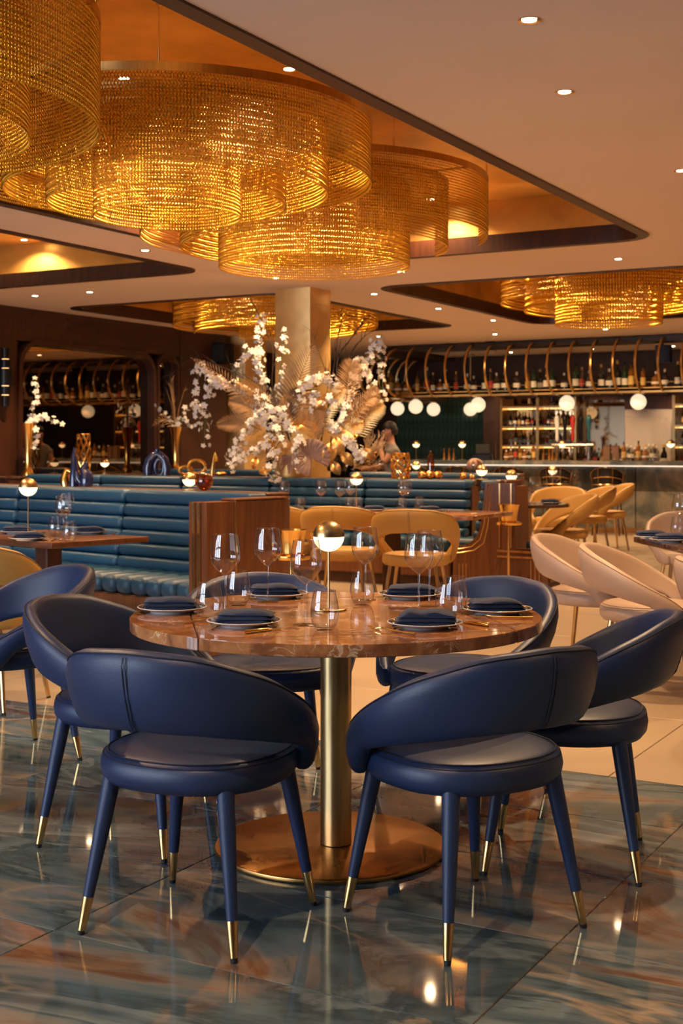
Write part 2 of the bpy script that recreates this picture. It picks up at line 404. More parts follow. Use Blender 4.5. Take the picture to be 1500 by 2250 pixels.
# ---- walls
lw = struct(MB().span(XL - 0.15, XL, YF, 11.85, 0, ZC).span(XL - 0.15, XL, 15.1, 16.3, 0, ZC).span(XL - 0.15, XL, 11.85, 15.1, 0, 0.5).span(XL - 0.15, XL, 11.85, 15.1, 2.6, ZC).build('wall_left', 'dark_walnut', smooth=None))
for k in range(9):   # veneer panels with shadow joints
    y0 = -2.1 + 1.55 * k
    if y0 + 1.55 < 11.8: MB().span(XL, XL + 0.012, y0 + 0.006, y0 + 1.544, 0.02, ZC - 0.02).build('panel', 'dark_walnut', lw, smooth=None)
MB().span(XL, XL + 0.012, 15.13, 16.29, 0.02, ZC - 0.02).build('panel', 'dark_walnut', lw, smooth=None)
# surround of the mirror niche with rounded upper corners
def niche_frame(y0, y1, z0, z1, r, wd):
    out = [(y0 - wd, z0), (y1 + wd, z0)] ; inn = [(y0, z0), (y1, z0)]
    for cy_, a0 in ((y1 - r, 0), (y0 + r, 90)):
        for k in range(8):
            a = math.radians(a0 + 90 * k / 7); ca, sa = math.cos(a), math.sin(a)
            out.append((cy_ + (r + wd) * ca, z1 - r + (r + wd) * sa)); inn.append((cy_ + r * ca, z1 - r + r * sa))
    b = MB(); n = len(out)
    for x in (XL - 0.12, XL + 0.03): b.add([(x, p[0], p[1]) for p in out] + [(x, p[0], p[1]) for p in inn], [(i, (i + 1) % n, n + (i + 1) % n, n + i) for i in range(n)])
    b.add([(XL - 0.12, *p) for p in inn] + [(XL + 0.03, *p) for p in inn], [(i, (i + 1) % n, n + (i + 1) % n, n + i) for i in range(n)])
    b.add([(XL - 0.12, *p) for p in out] + [(XL + 0.03, *p) for p in out], [(i, (i + 1) % n, n + (i + 1) % n, n + i) for i in range(n)])
    return b
mw = thing('wall_mirror', 'large smoked mirror with rounded corners in the walnut wall', 'mirror', (0, 0, 0))
MB().span(XL - 0.11, XL - 0.09, 11.88, 15.08, 0.5, 2.6).build('mirror_glass', 'smoked_mirror', mw, smooth=None)
niche_frame(11.92, 14.5, 0.5, 2.56, 0.28, 0.06).build('mirror_frame', 'dark_walnut', mw)
niche_frame(14.63, 15.04, 0.5, 2.56, 0.15, 0.05).build('mirror_frame', 'dark_walnut', mw)
struct(MB().span(-14.0, XR, YB, YB + 0.15, 0, ZC).build('wall_back', 'dark_wall', smooth=None))
struct(MB().span(XR, XR + 0.15, YF, YB, 0, ZC).build('wall_right', 'plaster', smooth=None))
struct(MB().span(-12.75, -12.6, 16.3, YB, 0, ZC).build('wall_recess', 'dark_wall', smooth=None))
struct(MB().span(-12.6, XL - 0.15, 16.15, 16.3, 0, ZC).build('wall_return', 'dark_walnut', smooth=None))
# street wall behind the camera with tall windows: the daylight of the place
wf = MB(); WB, WT, WW = 0.35, 2.75, 1.5
edges = [-12.6] + sum([[x - WW / 2, x + WW / 2] for x in WIN_X], []) + [XR]
for i in range(0, len(edges), 2): wf.span(edges[i], edges[i + 1], YF - 0.2, YF, 0, ZC)
for x in WIN_X: wf.span(x - WW / 2, x + WW / 2, YF - 0.2, YF, 0, WB); wf.span(x - WW / 2, x + WW / 2, YF - 0.2, YF, WT, ZC)
struct(wf.build('wall_front', 'plaster', smooth=None))
for k, x in enumerate(WIN_X):
    wn = struct(link('window_%d' % (k + 1), None, None, (x, YF - 0.05, 0)))
    fb = MB()
    for dx in (-WW / 2 + 0.025, -0.25, 0.25, WW / 2 - 0.025): fb.span(dx - 0.025, dx + 0.025, 0.0, 0.05, WB, WT)
    for z in (WB + 0.025, 1.95, WT - 0.025): fb.span(-WW / 2, WW / 2, 0.0, 0.05, z - 0.025, z + 0.025)
    fb.build('window_frame', 'black_metal', wn, smooth=None)
    a = light('daylight', 'AREA', (0, -0.06, (WB + WT) / 2), WIN_W, (0.70, 0.83, 1.0), wn, shape='RECTANGLE', size=WW - 0.1, size_y=WT - WB - 0.1)
    a.rotation_euler = (PI / 2, 0, 0)
# ---- columns
struct(MB().prism(rrect(-7.50, -7.06, 11.88, 12.32, 0.012, 3), 0, ZC).build('column', 'column_gold'))
struct(MB().prism(rrect(-11.6, -10.95, 16.5, 17.1, 0.012, 3), 0, ZC).build('column', 'column_gold'))
sp = thing('wall_speaker', 'black loudspeaker at the end of the walnut wall', 'speaker', (XL + 0.02, 16.05, 2.55))
MB().rbox(0.0, 0.2, -0.14, 0.14, 0.0, 0.3, 0.015).build('cabinet', 'black_metal', sp)
MB().rbox(-0.01, 0.205, -0.145, -0.135, 0.02, 0.28, 0.004, 1).build('grille', 'black_rubber', sp)

# ---- green tiles on the back wall, in stacked upright courses
gx0, gx1 = -11.4, -9.55
gt = MB().rbox(-0.042, 0.042, -0.012, 0.0, -0.148, 0.148, 0.004, 1).mesh('wall_tile', 'green_tile', None)
panel = thing('tiled_panel', 'dark green tiled panel on the wall behind the bar', 'wall panel', ((gx0 + gx1) / 2, YB - .01, 0))
MB().span(-0.95, 0.95, -0.004, 0, 0.2, 2.45).build('backing', 'black_rubber', panel, smooth=None)
for j in range(7):
    for i in range(21): link('wall_tile', gt, panel, (-0.9 + 0.09 * i, -0.004, 0.4 + 0.305 * j))

# ================================================================== DOWNLIGHTS
dl_ring = MB().lathe([(0.030, 0.0), (0.046, -0.004), (0.046, 0.0)], 20).mesh('trim_ring', 'brass')
dl_lens = MB().lathe([(0.0001, 0.0), (0.030, 0.0)], 20).mesh('lens', 'downlight_lens', None)
def downlight(x, y, z, label, energy=1.0, ang=110, col=WARM, blend=0.6):
    t = thing('downlight', label, 'ceiling light', (x, y, z), 0, 'recessed ceiling downlights')
    link('trim_ring', dl_ring, t, (0, 0, 0)); link('lens', dl_lens, t, (0, 0, -0.002))
    light('beam', 'SPOT', (0, 0, -0.012), SPOT_W * energy, col, t, spot_size=math.radians(ang), spot_blend=blend, shadow_soft_size=0.035)
L1 = 'small round recessed downlight in the plain plaster ceiling'
for px, py in ((1240, 202), (1497, 375), (881, 597), (1358, 569), (822, 646), (963, 678), (1083, 704), (77, 650), (197, 642)):
    p = PX(px, py, ZC); downlight(p.x, p.y, ZC, L1)
for x, y in ((-1.6, 1.2), (1.2, 3.2), (1.4, 8.6), (-1.3, 11.4), (-1.2, 15.2), (-6.9, 1.5), (-6.9, 5.5), (-7.0, 9.0), (-1.9, 4.9), (-7.0, 11.1)): downlight(x, y, ZC, L1, 0.6 if y == 11.1 else 1.0)  # unseen downlights; the last one is added to brighten the flowers
L2 = 'recessed downlight shining from the gold ceiling coffer'
for px, py in ((53, 527), (635, 152), (272, 172), (405, 382), (673, 322), (945, 438)):
    p = PX(px, py, ZG); downlight(p.x, p.y, ZG, L2, 1.1, 140)
for x, y in ((-4.2, 2.6), (-5.3, 4.2), (-9.3, 13.6), (-8.8, 15.2), (-5.4, 14.0), (-4.2, 15.0), (-9.2, 7.5)): downlight(x, y, ZG, L2, 1.1, 140)
for x in (-8.8, -7.3, -5.9): downlight(x, YB - .7, ZC, 'recessed downlight added to brighten the back bar wall', 0.9, 90)  # unseen lamps, added to make the back bar brighter
L3 = 'small downlight over the bar canopy'
for x, y in ((-9.3, 17.7), (-7.6, 18.2), (-5.9, 18.2)): downlight(x, y, ZC, L3, 1.3, 150)

# ================================================================== CHANDELIERS
def chain_curtain(name, R, z0, z1, a0, a1, pitch, lpitch, parent):
    """many fine metal links hanging in strands around an arc"""
    na = max(3, int(R * math.radians(a1 - a0) / pitch)); nz = max(2, int((z1 - z0) / lpitch))
    A = np.radians(np.linspace(a0, a1, na)); Z = z1 - (np.arange(nz) + 0.5) * lpitch
    AA, ZZ = np.meshgrid(A, Z, indexing='ij'); odd = ((np.arange(nz) % 2)[None, :] + 0 * AA)
    AA = AA.ravel(); ZZ = ZZ.ravel(); odd = odd.ravel()
    ct, st = np.cos(AA), np.sin(AA)
    hw = 0.46 * pitch; hz = 0.60 * lpitch; hr = 0.30 * pitch
    tang = np.stack([-st, ct, 0 * ct], 1); rad = np.stack([ct, st, 0 * ct], 1); up = np.array([[0, 0, 1.0]])
    C = np.stack([R * ct, R * st, ZZ], 1)
    tilt = np.where(odd > 0, 1.0, -1.0)[:, None]
    axis = up * hz + tang * (0.42 * pitch) * tilt
    V = np.stack([C + axis, C - axis, C + tang * hw - up * 0.12 * lpitch * tilt, C - tang * hw + up * 0.12 * lpitch * tilt, C + rad * hr, C - rad * hr], 1).reshape(-1, 3)
    T = np.array([[0, 2, 4], [0, 4, 3], [0, 3, 5], [0, 5, 2], [1, 4, 2], [1, 3, 4], [1, 5, 3], [1, 2, 5]])
    n = len(C); FA = (T[None] + 6 * np.arange(n)[:, None, None]).reshape(-1)
    me = bpy.data.meshes.new(name); me.vertices.add(len(V)); me.vertices.foreach_set('co', V.ravel())
    nf = len(FA) // 3; me.loops.add(len(FA)); me.loops.foreach_set('vertex_index', FA)
    me.polygons.add(nf); me.polygons.foreach_set('loop_start', np.arange(0, 3 * nf, 3)); me.polygons.foreach_set('loop_total', np.full(nf, 3))
    me.materials.append(M['gold_chain']); me.update(); me.validate()
    o = link(name, me, parent); o['kind'] = 'stuff'; return o
def arc(R, z, a0, a1, n=64): return [(R * math.cos(math.radians(a0 + (a1 - a0) * k / n)), R * math.sin(math.radians(a0 + (a1 - a0) * k / n)), z) for k in range(n + 1)]
def chandelier(xc, yc, zt, tiers, label, pitch=0.017, lp=0.019):
    x, y = CW(xc, yc)
    t = thing('chandelier', label, 'chandelier', (x, y, 0))
    for k, (R, zb, a0, a1, z1) in enumerate(tiers):
        full = a1 - a0 >= 359
        chain_curtain('chain_curtain', R, zb, z1 - 0.03, a0, a1, pitch, lp, t)
        b = MB(); n = 72; P0 = arc(R, 0, a0, a1, n); vs = []; fs = []
        for p in P0:
            f = 1 + 0.006 / R
            vs += [(p[0], p[1], z1 - 0.045), (p[0] * f, p[1] * f, z1 - 0.045), (p[0] * f, p[1] * f, z1), (p[0], p[1], z1)]
        for i in range(n):
            for q in range(4): fs.append((4 * i + q, 4 * i + (q + 1) % 4, 4 * i + 4 + (q + 1) % 4, 4 * i + 4 + q))
        b.add(vs, fs).build('hoop', 'brushed_brass', t)
        if k == 0:
            for q in range(6):
                a = math.radians(a0 + (a1 - a0) * (q + 0.5) / 6)
                p = (R * math.cos(a), R * math.sin(a))
                wb = MB().tube([(p[0], p[1], z1 - 0.005), (p[0], p[1], ZG)], 0.0022, 5).build('hanging_wire', 'brass', t)
                MB().lathe([(0.006, 0), (0.006, 0.06)], 8, (p[0], p[1], z1), True, True).lathe([(0.012, 0), (0.012, 0.02)], 8, (p[0], p[1], ZG - 0.02), True, True).build('wire_grip', 'brass', wb)
    for q in range(3):
        a = 2 * PI * q / 3; R = tiers[0][0]
        MB().tube([(0, 0, zt - 0.02), (R * math.cos(a), R * math.sin(a), zt - 0.02)], 0.008, 6).build('spoke', 'brushed_brass', t)
    return t
A1 = 45 + 29; A2 = 95 + 29     # the side of the nearer ring left open for its neighbour (room bearings)
chandelier(-1.0, 7.53, 3.18, [(1.17, 2.80, A2 - 360, A1, 3.18), (0.92, 2.745, -190, 130, 3.16), (0.68, 2.68, -200, 110, 3.15), (0.42, 2.60, -180, 180, 3.14)],
           'gold chain chandelier of nested rings hanging in the middle of the long coffer')
chandelier(-0.20, 9.65, 3.26, [(1.27, 2.82, -268, 42, 3.26), (0.98, 2.75, -262, 50, 3.24), (0.70, 2.61, -180, 180, 3.22)],
           'gold chain chandelier at the far end of the long coffer, above the ochre chairs')
chandelier(-2.17, 5.53, 3.18, [(1.13, 2.66, -180, 180, 3.18), (0.83, 2.62, -150, 150, 3.16), (0.5, 2.55, -180, 180, 3.15)],
           'gold chain chandelier at the end of the long coffer farthest from the gold column')
chandelier(-0.85, 16.96, 3.2, [(1.32, 2.83, -180, 180, 3.2), (1.05, 2.76, -150, 150, 3.19)], 'gold chain chandelier in the coffer behind the gold column', 0.03, 0.035)
chandelier(3.05, 14.97, 3.3, [(1.22, 2.94, 20, 330, 3.3), (0.95, 2.83, -180, 180, 3.28), (0.6, 2.68, -180, 180, 3.26)], 'gold chain chandelier in the coffer in front of the bar', 0.03, 0.035)

# ================================================================== CHAIRS
def chair(mat, seam, legstyle, label, name='dining_chair', tall=False, group=None):
    t = thing(name, label, 'chair', (0, 0, 0), 0, group)
    # seat: soft-edged pad, a little squarer than a circle
    b = MB(); prof = [(0.02, 0.398), (0.8, 0.398), (0.93, 0.404), (0.985, 0.422), (1.0, 0.445), (0.985, 0.468), (0.94, 0.482), (0.86, 0.4895), (0.6, 0.494), (0.02, 0.496)]
    seg = 40; vs = []
    def sup(a, r):
        c_, s_ = math.cos(a), math.sin(a); n = 2.35
        k = (abs(c_) ** n + abs(s_) ** n) ** (-1 / n); return (0.262 * r * k * c_, 0.258 * r * k * s_)
    for r, z in prof:
        for k in range(seg): vs.append((*sup(2 * PI * k / seg, r), z))
    fs = [(i * seg + k, i * seg + (k + 1) % seg, (i + 1) * seg + (k + 1) % seg, (i + 1) * seg + k) for i in range(len(prof) - 1) for k in range(seg)]
    fs += [tuple(range(seg - 1, -1, -1)), tuple((len(prof) - 1) * seg + k for k in range(seg))]
    b.add(vs, fs); se = b.build('seat', mat, t, smooth=60)
    MB().tube([(*sup(2 * PI * k / 48, 0.93), 0.4845) for k in range(48)], 0.0022, 5, closed=True).tube([(*sup(2 * PI * k / 48, 0.972), 0.4752) for k in range(48)], 0.0015, 5, closed=True).build('seat_seam', seam, se)
    # back band: wraps round from the high back down to the front of the seat
    PH = [0, 30, 60, 85, 98, 106, 112, 120, 128, 133, 136]
    if tall:
        ZT = [.845, .835, .79, .70, .635, .60, .575, .54, .50, .475, .455]; ZB = [.665, .655, .61, .555, .515, .475, .43, .405, .40, .405, .42]
    else:
        ZT = [.795, .780, .718, .640, .598, .575, .558, .534, .505, .483, .46]; ZB = [.580, .572, .548, .518, .50, .475, .435, .405, .40, .405, .42]
    RT = [.352, .350, .340, .322, .312, .306, .302, .297, .292, .290, .288]; RB = [.300, .298, .292, .286, .283, .281, .280, .279, .279, .279, .279]
    TH = [.029, .029, .028, .026, .025, .025, .025, .025, .025, .021, .010]
    N = 60; CS = 18; b = MB(); vs = []; topl = []; seamc = []
    for i in range(N + 1):
        s_ = -1 + 2 * i / N; ph = 136 * (math.copysign(abs(s_) ** 0.92, s_)); a_ = abs(ph)
        zt, zb, rt, rb, th = (sum(lerp(PH, q, abs(a_ + dd)) for dd in (-7, -3.5, 0, 3.5, 7)) / 5 if q is ZT else lerp(PH, q, a_) for q in (ZT, ZB, RT, RB, TH))
        pa = math.radians(ph); d = Vector((math.sin(pa), math.cos(pa), 0))
        B = d * (rb if True else 0) + Vector((0, 0, zb)); T = d * rt + Vector((0, 0, zt))
        ax = (T - B); L = ax.length; ax.normalize(); nr = (d - ax * d.dot(ax)).normalized()
        mid = (T + B) / 2; hl = L / 2
        for k in range(CS):
            q = 2 * PI * k / CS; cq, sq = math.cos(q), math.sin(q)
            ex = math.copysign(abs(sq) ** 0.55, sq) * hl; ey = math.copysign(abs(cq) ** 0.75, cq) * th
            bulge = 0.010 * (1 - (ex / hl) ** 2) if hl > 0.05 else 0
            vs.append(mid + ax * ex + nr * (ey + bulge))
        topl.append(mid + ax * (hl * 0.965) + nr * th * 0.62)
        if i == N // 2:
            for sx in (-.005, .005): seamc.append([mid + ax * (hl * e) + Vector((sx, 0, 0)) + nr * (th * (1.0 if abs(e) < .8 else .75) + 0.010 * (1 - e * e) + 0.0005) for e in (-0.9, -0.7, -0.4, 0, 0.4, 0.7, 0.9)])
    fs = [(i * CS + k, i * CS + (k + 1) % CS, (i + 1) * CS + (k + 1) % CS, (i + 1) * CS + k) for i in range(N) for k in range(CS)]
    fs += [tuple(range(CS)), tuple(N * CS + k for k in range(CS - 1, -1, -1))]
    b.add(vs, fs); bk = b.build('backrest', mat, t, smooth=70)
    sb = MB().tube(topl, 0.0022, 5)
    for q in seamc: sb.tube(q, 0.0013, 5)
    sb.build('back_seam', seam, bk)
    # legs
    for sx in (-1, 1):
        for sy in (-1, 1):
            top = Vector((sx * .174, sy * .170, .415)); bot = Vector((sx * .234, sy * .230, 0.0))
            f = lambda z: bot + (top - bot) * (z / .415)
            if legstyle == 'leather':
                lg = MB().tube([f(.415), f(.30), f(.098)], [.0245, .0218, .0145], 14).build('leg', mat, t)
                MB().tube([f(.103), f(.098), f(.012)], [.0140, .0150, .0108], 14).build('ferrule', 'brass', lg)
                MB().tube([f(.012), f(0.0)], [.0100, .009], 12).build('foot_cap', 'black_rubber', lg)
            else:
                lg = MB().tube([f(.415), f(.2), f(.01)], [.0150, .0135, .0115], 10).build('leg', 'brushed_brass', t)
                MB().tube([f(.01), f(0.0)], .0112, 8).build('foot_cap', 'black_rubber', lg)
    return t
def place_chair(proto, xc, yc, backdeg, label=None, used={}):
    x, y = CW(xc, yc); rz = CA(backdeg) - PI / 2
    if proto.name not in used:
        used[proto.name] = 1; proto.location = (x, y, 0); proto.rotation_euler = (0, 0, rz)
        if label: proto['label'] = label
        return proto
    return copy_tree(proto, (x, y, 0), rz, label)
navy = chair('navy_leather', 'navy_seam', 'leather', '', group='navy leather dining chairs')
for xc, yc, bd, lab in (
    (-.388, 3.61, 245.5, 'navy leather chair at the round table, in front of the visible leaf seam'),
    (.334, 3.61, -56.5, 'navy leather chair at the round table, in front of the loosely draped napkin'),
    (-.69, 4.40, 160, 'navy leather chair at the round table, on the side of the walnut booth table'),
    (.71, 4.16, -13, 'navy leather chair at the round table, on the side of the blush chairs'),
    (-.27, 5.02, 103, 'navy leather chair at the round table with its back to the brass ice bucket stand'),
    (.45, 4.93, 50, 'navy leather chair at the round table with its back to the open cream floor'),
    (-1.41, 5.50, 36, 'navy leather chair away from the round table, below the ochre chair and walnut table')):
    place_chair(navy, xc, yc, bd, lab)
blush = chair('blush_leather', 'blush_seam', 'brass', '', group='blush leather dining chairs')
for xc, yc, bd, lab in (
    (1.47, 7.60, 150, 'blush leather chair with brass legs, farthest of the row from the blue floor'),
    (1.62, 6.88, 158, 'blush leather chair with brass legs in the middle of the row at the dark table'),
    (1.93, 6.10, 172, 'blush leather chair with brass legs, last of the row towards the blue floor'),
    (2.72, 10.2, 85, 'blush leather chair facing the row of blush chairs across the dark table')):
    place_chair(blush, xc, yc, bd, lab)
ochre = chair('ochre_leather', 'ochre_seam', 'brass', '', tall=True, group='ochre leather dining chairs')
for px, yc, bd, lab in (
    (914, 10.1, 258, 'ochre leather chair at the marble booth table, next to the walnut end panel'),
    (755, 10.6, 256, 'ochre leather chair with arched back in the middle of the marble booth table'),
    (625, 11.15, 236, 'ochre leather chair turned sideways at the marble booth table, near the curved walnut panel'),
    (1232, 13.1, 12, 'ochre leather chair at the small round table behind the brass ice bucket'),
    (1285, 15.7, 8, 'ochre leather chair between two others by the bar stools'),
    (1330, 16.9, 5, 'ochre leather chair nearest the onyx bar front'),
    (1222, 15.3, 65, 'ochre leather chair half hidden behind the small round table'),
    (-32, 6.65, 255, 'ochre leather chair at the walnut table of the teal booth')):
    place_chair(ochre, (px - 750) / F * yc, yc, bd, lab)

# ================================================================== MAIN TABLE
TZ, TR = 0.76, 0.66
tcx, tcy = CW(-0.018, 4.25)
trot = CA(-36)
mt = thing('dining_table', 'round brown marble table with brass pedestal and folding leaf seams', 'table', (tcx, tcy, 0), trot)
q = TR / math.sqrt(2)
# square centre (its corners touch the rim) and four curved leaves
sq = [(TR * math.cos(a), TR * math.sin(a)) for a in (0, PI / 2, PI, 1.5 * PI)]
def slab(pts, name, inset=0.0):
    bm = bmesh.new(); vs = [bm.verts.new((x, y, TZ - .036)) for x, y in pts]; f = bm.faces.new(vs)
    r = bmesh.ops.extrude_face_region(bm, geom=[f]); bmesh.ops.translate(bm, verts=[e for e in r['geom'] if isinstance(e, bmesh.types.BMVert)], vec=(0, 0, .036))
    bmesh.ops.recalc_face_normals(bm, faces=bm.faces)
    bmesh.ops.bevel(bm, geom=list(bm.edges), offset=0.0022, segments=2, affect='EDGES', clamp_overlap=True)
    me = bpy.data.meshes.new(name); bm.to_mesh(me); bm.free(); me.materials.append(M['brown_marble'])
    me.polygons.foreach_set('use_smooth', [True] * len(me.polygons)); me.set_sharp_from_angle(angle=math.radians(25))
    return link(name, me, mt)
gsq = 1 - 0.0018 / TR
slab([(x * gsq, y * gsq) for x, y in sq], 'table_centre')
for k in range(4):
    a0 = k * PI / 2; pts = [(TR * math.cos(a0 + PI / 2 * i / 28), TR * math.sin(a0 + PI / 2 * i / 28)) for i in range(29)]
    mxx = math.cos(a0 + PI / 4) * 0.0018, math.sin(a0 + PI / 4) * 0.0018
    slab([(x + mxx[0], y + mxx[1]) for x, y in pts], 'table_leaf')
bx, by = CW(-0.035, 4.26)
MB().lathe([(0.0505, 0.02), (0.0505, TZ - .036)], 32, capb=True, capt=True).build('pedestal', 'brushed_brass', mt)
ca_, sa_ = math.cos(-trot), math.sin(-trot); ddx, ddy = bx - tcx, by - tcy
MB().lathe([(0.0001, 0.018), (0.365, 0.018), (0.374, 0.015), (0.376, 0.009), (0.374, 0.002), (0.365, 0.0)], 72, (ddx * ca_ - ddy * sa_, ddx * sa_ + ddy * ca_, 0), capt=True).build('base_plate', 'bronze_disc', mt)
MB().box((0, 0, TZ - .043), (0.6, 0.08, 0.012)).box((0, 0, TZ - .043), (0.08, 0.6, 0.012)).build('under_frame', 'black_metal', mt, smooth=None)

# ---- tableware prototypes
def wine_glass(label, group, h=1.0):
    t = thing('wine_glass', label, 'wine glass', (0, 0, 0), 0, group)
    prof = [(.0045, .125), (.012, .130), (.030, .146), (.0445, .166), (.0485, .182), (.0475, .205), (.0435, .235), (.0395, .258)]
    P = [(np.interp(i / 24, np.linspace(0, 1, len(prof)), [p[0] for p in prof]), np.interp(i / 24, np.linspace(0, 1, len(prof)), [p[1] for p in prof])) for i in range(25)]
    MB().lathe(P, 32).build('bowl', 'glass', t, smooth=60)
    MB().tube([(.0392 * math.cos(2 * PI * k / 32), .0392 * math.sin(2 * PI * k / 32), .258) for k in range(32)], .0008, 5, closed=True).build('rim', 'glass', t)
    MB().lathe([(.010, .004), (.0055, .010), (.0038, .025), (.0036, .09), (.0042, .118), (.0065, .128)], 14).build('stem', 'glass', t, smooth=60)
    MB().lathe([(.0001, 0), (.038, 0), (.0385, .001), (.036, .002), (.012, .005)], 32).build('foot', 'glass', t, smooth=60)
    return t
def tumbler(label, group):
    t = thing('tumbler', label, 'glass', (0, 0, 0), 0, group)
    P = [(.0001, 0), (.022, 0), (.030, .006), (.038, .022), (.0425, .045), (.042, .065), (.038, .090), (.0325, .118)]
    xs_ = np.linspace(0, 1, len(P)); Q = [(float(np.interp(u, xs_, [p[0] for p in P])), float(np.interp(u, xs_, [p[1] for p in P]))) for u in np.linspace(0, 1, 22)]
    MB().lathe(Q, 32).build('glass_wall', 'glass', t, smooth=60)
    MB().lathe([(.0001, .008), (.026, .008), (.0345, .018)], 28).build('glass_bottom', 'glass', t, smooth=60)
    MB().tube([(.0323 * math.cos(2 * PI * k / 32), .0323 * math.sin(2 * PI * k / 32), .118) for k in range(32)], .0008, 5, closed=True).build('rim', 'glass', t)
    return t
def plate(label, group):
    t = thing('plate', label, 'plate', (0, 0, 0), 0, group)
    MB().lathe([(.0001, .004), (.062, .0035), (.066, .0), (.070, .0), (.074, .005), (.108, .0135), (.1145, .0165), (.115, .0175), (.114, .0185), (.110, .0182)], 48).lathe([(.0001, .0085), (.070, .0085), (.076, .0100)], 48).build('plate_body', 'porcelain', t, smooth=50)
    MB().lathe([(.076, .0100), (.092, .0145), (.110, .0182)], 48).build('rim_band', 'plate_band', t, smooth=50)
    for k in range(24):
        a = 2 * PI * k / 24; MB().box((.102 * math.cos(a), .102 * math.sin(a), .0172), (.004, .004, .0012), a).build('gold_dot', 'gold', t, smooth=None) if k % 2 == 0 else None
    return t
def napkin(label, group, seed=0, loose=False):
    rnd = random.Random(seed); t = thing('napkin', label, 'napkin', (0, 0, 0), 0, group)
    nx, ny = 22, 14; lx, ly = (.185, .105) if not loose else (.19, .12)
    for layer in range(3):
        z0 = .0 + layer * .0125; b = MB(); vs = []
        sx = 1 - .05 * layer; ox = .004 * layer * (1 if seed % 2 else -1); rt = rnd.uniform(-.07, .07) * (2 if loose else 1)
        ph = rnd.uniform(0, 6)
        def pt(u, v_, top):
            x = (u - .5) * lx * sx + ox; y = (v_ - .5) * ly * (1 - .04 * layer)
            e = min(u, 1 - u) * 6; e2 = min(v_, 1 - v_) * 6
            puff = min(1, e) ** .5 * min(1, e2 + .15) ** .5
            wv = .0018 * math.sin(9 * u + ph) + .0014 * math.sin(14 * v_ + 3 * u + ph)
            if loose and layer == 2: wv += .012 * math.exp(-((u - .62) / .16) ** 2) * (1 - v_ * .5) + .006 * math.exp(-((u - .2) / .1) ** 2)
            z = z0 + (.0125 * puff + wv * (1 if layer == 2 else .3) if top else .0004)
            c_, s_ = math.cos(rt), math.sin(rt); return (x * c_ - y * s_, x * s_ + y * c_, z)
        for top in (1, 0):
            for j in range(ny + 1):
                for i in range(nx + 1): vs.append(pt(i / nx, j / ny, top))
        W_ = nx + 1; S = W_ * (ny + 1); fs = []
        for j in range(ny):
            for i in range(nx):
                a = j * W_ + i; fs.append((a, a + 1, a + W_ + 1, a + W_)); fs.append((S + a, S + a + W_, S + a + W_ + 1, S + a + 1))
        for i in range(nx): fs += [(i + 1, i, S + i, S + i + 1), (ny * W_ + i, ny * W_ + i + 1, S + ny * W_ + i + 1, S + ny * W_ + i)]
        for j in range(ny): fs += [(j * W_, (j + 1) * W_, S + (j + 1) * W_, S + j * W_), ((j + 1) * W_ + nx, j * W_ + nx, S + j * W_ + nx, S + (j + 1) * W_ + nx)]
        b.add(vs, fs).build('fold', 'navy_linen', t, smooth=60)
    return t
def fork(label, group):
    t = thing('fork', label, 'fork', (0, 0, 0), 0, group)
    MB().tube([(0, -.10, .006), (0, -.05, .005), (0, .03, .007), (0, .045, .009)], [.0042, .0034, .0024, .003], 8).build('handle', 'gold', t)
    b = MB(); vs = [(-.004, .043, .009), (.004, .043, .009), (.0115, .06, .005), (-.0115, .06, .005)]; b.add(vs + [(x, y, z + .002) for x, y, z in vs], [(0, 1, 2, 3), (7, 6, 5, 4), (0, 4, 5, 1), (1, 5, 6, 2), (2, 6, 7, 3), (3, 7, 4, 0)])
    b.build('neck', 'gold', t)
    for k in range(4): MB().tube([(-.0095 + .0063 * k, .058, .006), (-.009 + .006 * k, .078, .0045), (-.009 + .006 * k, .10, .009)], [.0018, .0015, .0009], 6).build('tine', 'gold', t)
    return t
def knife(label, group):
    t = thing('knife', label, 'knife', (0, 0, 0), 0, group)
    MB().tube([(0, -.11, .007), (0, -.105, .007), (0, -.02, .006), (0, -.005, .005)], [.003, .0065, .0052, .0035], 10).build('handle', 'gold', t)
    b = MB(); o = [(-.003, -.006), (.008, 0.0), (.0105, .05), (.008, .09), (.0, .108), (-.003, .08)]
    b.prism(o, .004, .0058).build('blade', 'gold', t); return t
def spoon(label, group):
    t = thing('spoon', label, 'spoon', (0, 0, 0), 0, group)
    MB().tube([(0, -.10, .006), (0, -.02, .005), (0, .05, .008)], [.004, .003, .0025], 8).build('handle', 'gold', t)
    MB().sphere((0, .072, .010), .018, 14, 6, -1, 0.0, (1, 1.5, .45)).build('bowl', 'gold', t); return t
def ball_lamp(label, height=.30, loc=(0, 0, 0), r=.052, group='brass and glass ball table lamps'):
    t = thing('table_lamp', label, 'lamp', loc, 0, group)
    MB().lathe([(.0001, 0), (.058, 0), (.060, .002), (.060, .005), (.057, .007), (.0001, .007)], 32).build('base', 'brushed_brass', t)
    MB().lathe([(.0042, .006), (.0042, height - r)], 10).build('stem', 'brushed_brass', t)
    MB().sphere((0, 0, height), r, 24, 8, -1, -.02).build('glass_globe', 'lamp_glow', t, smooth=80)
    MB().sphere((0, 0, height), r * 1.012, 24, 8, -.02, 1).build('dome', 'brushed_brass', t, smooth=80)
    return t

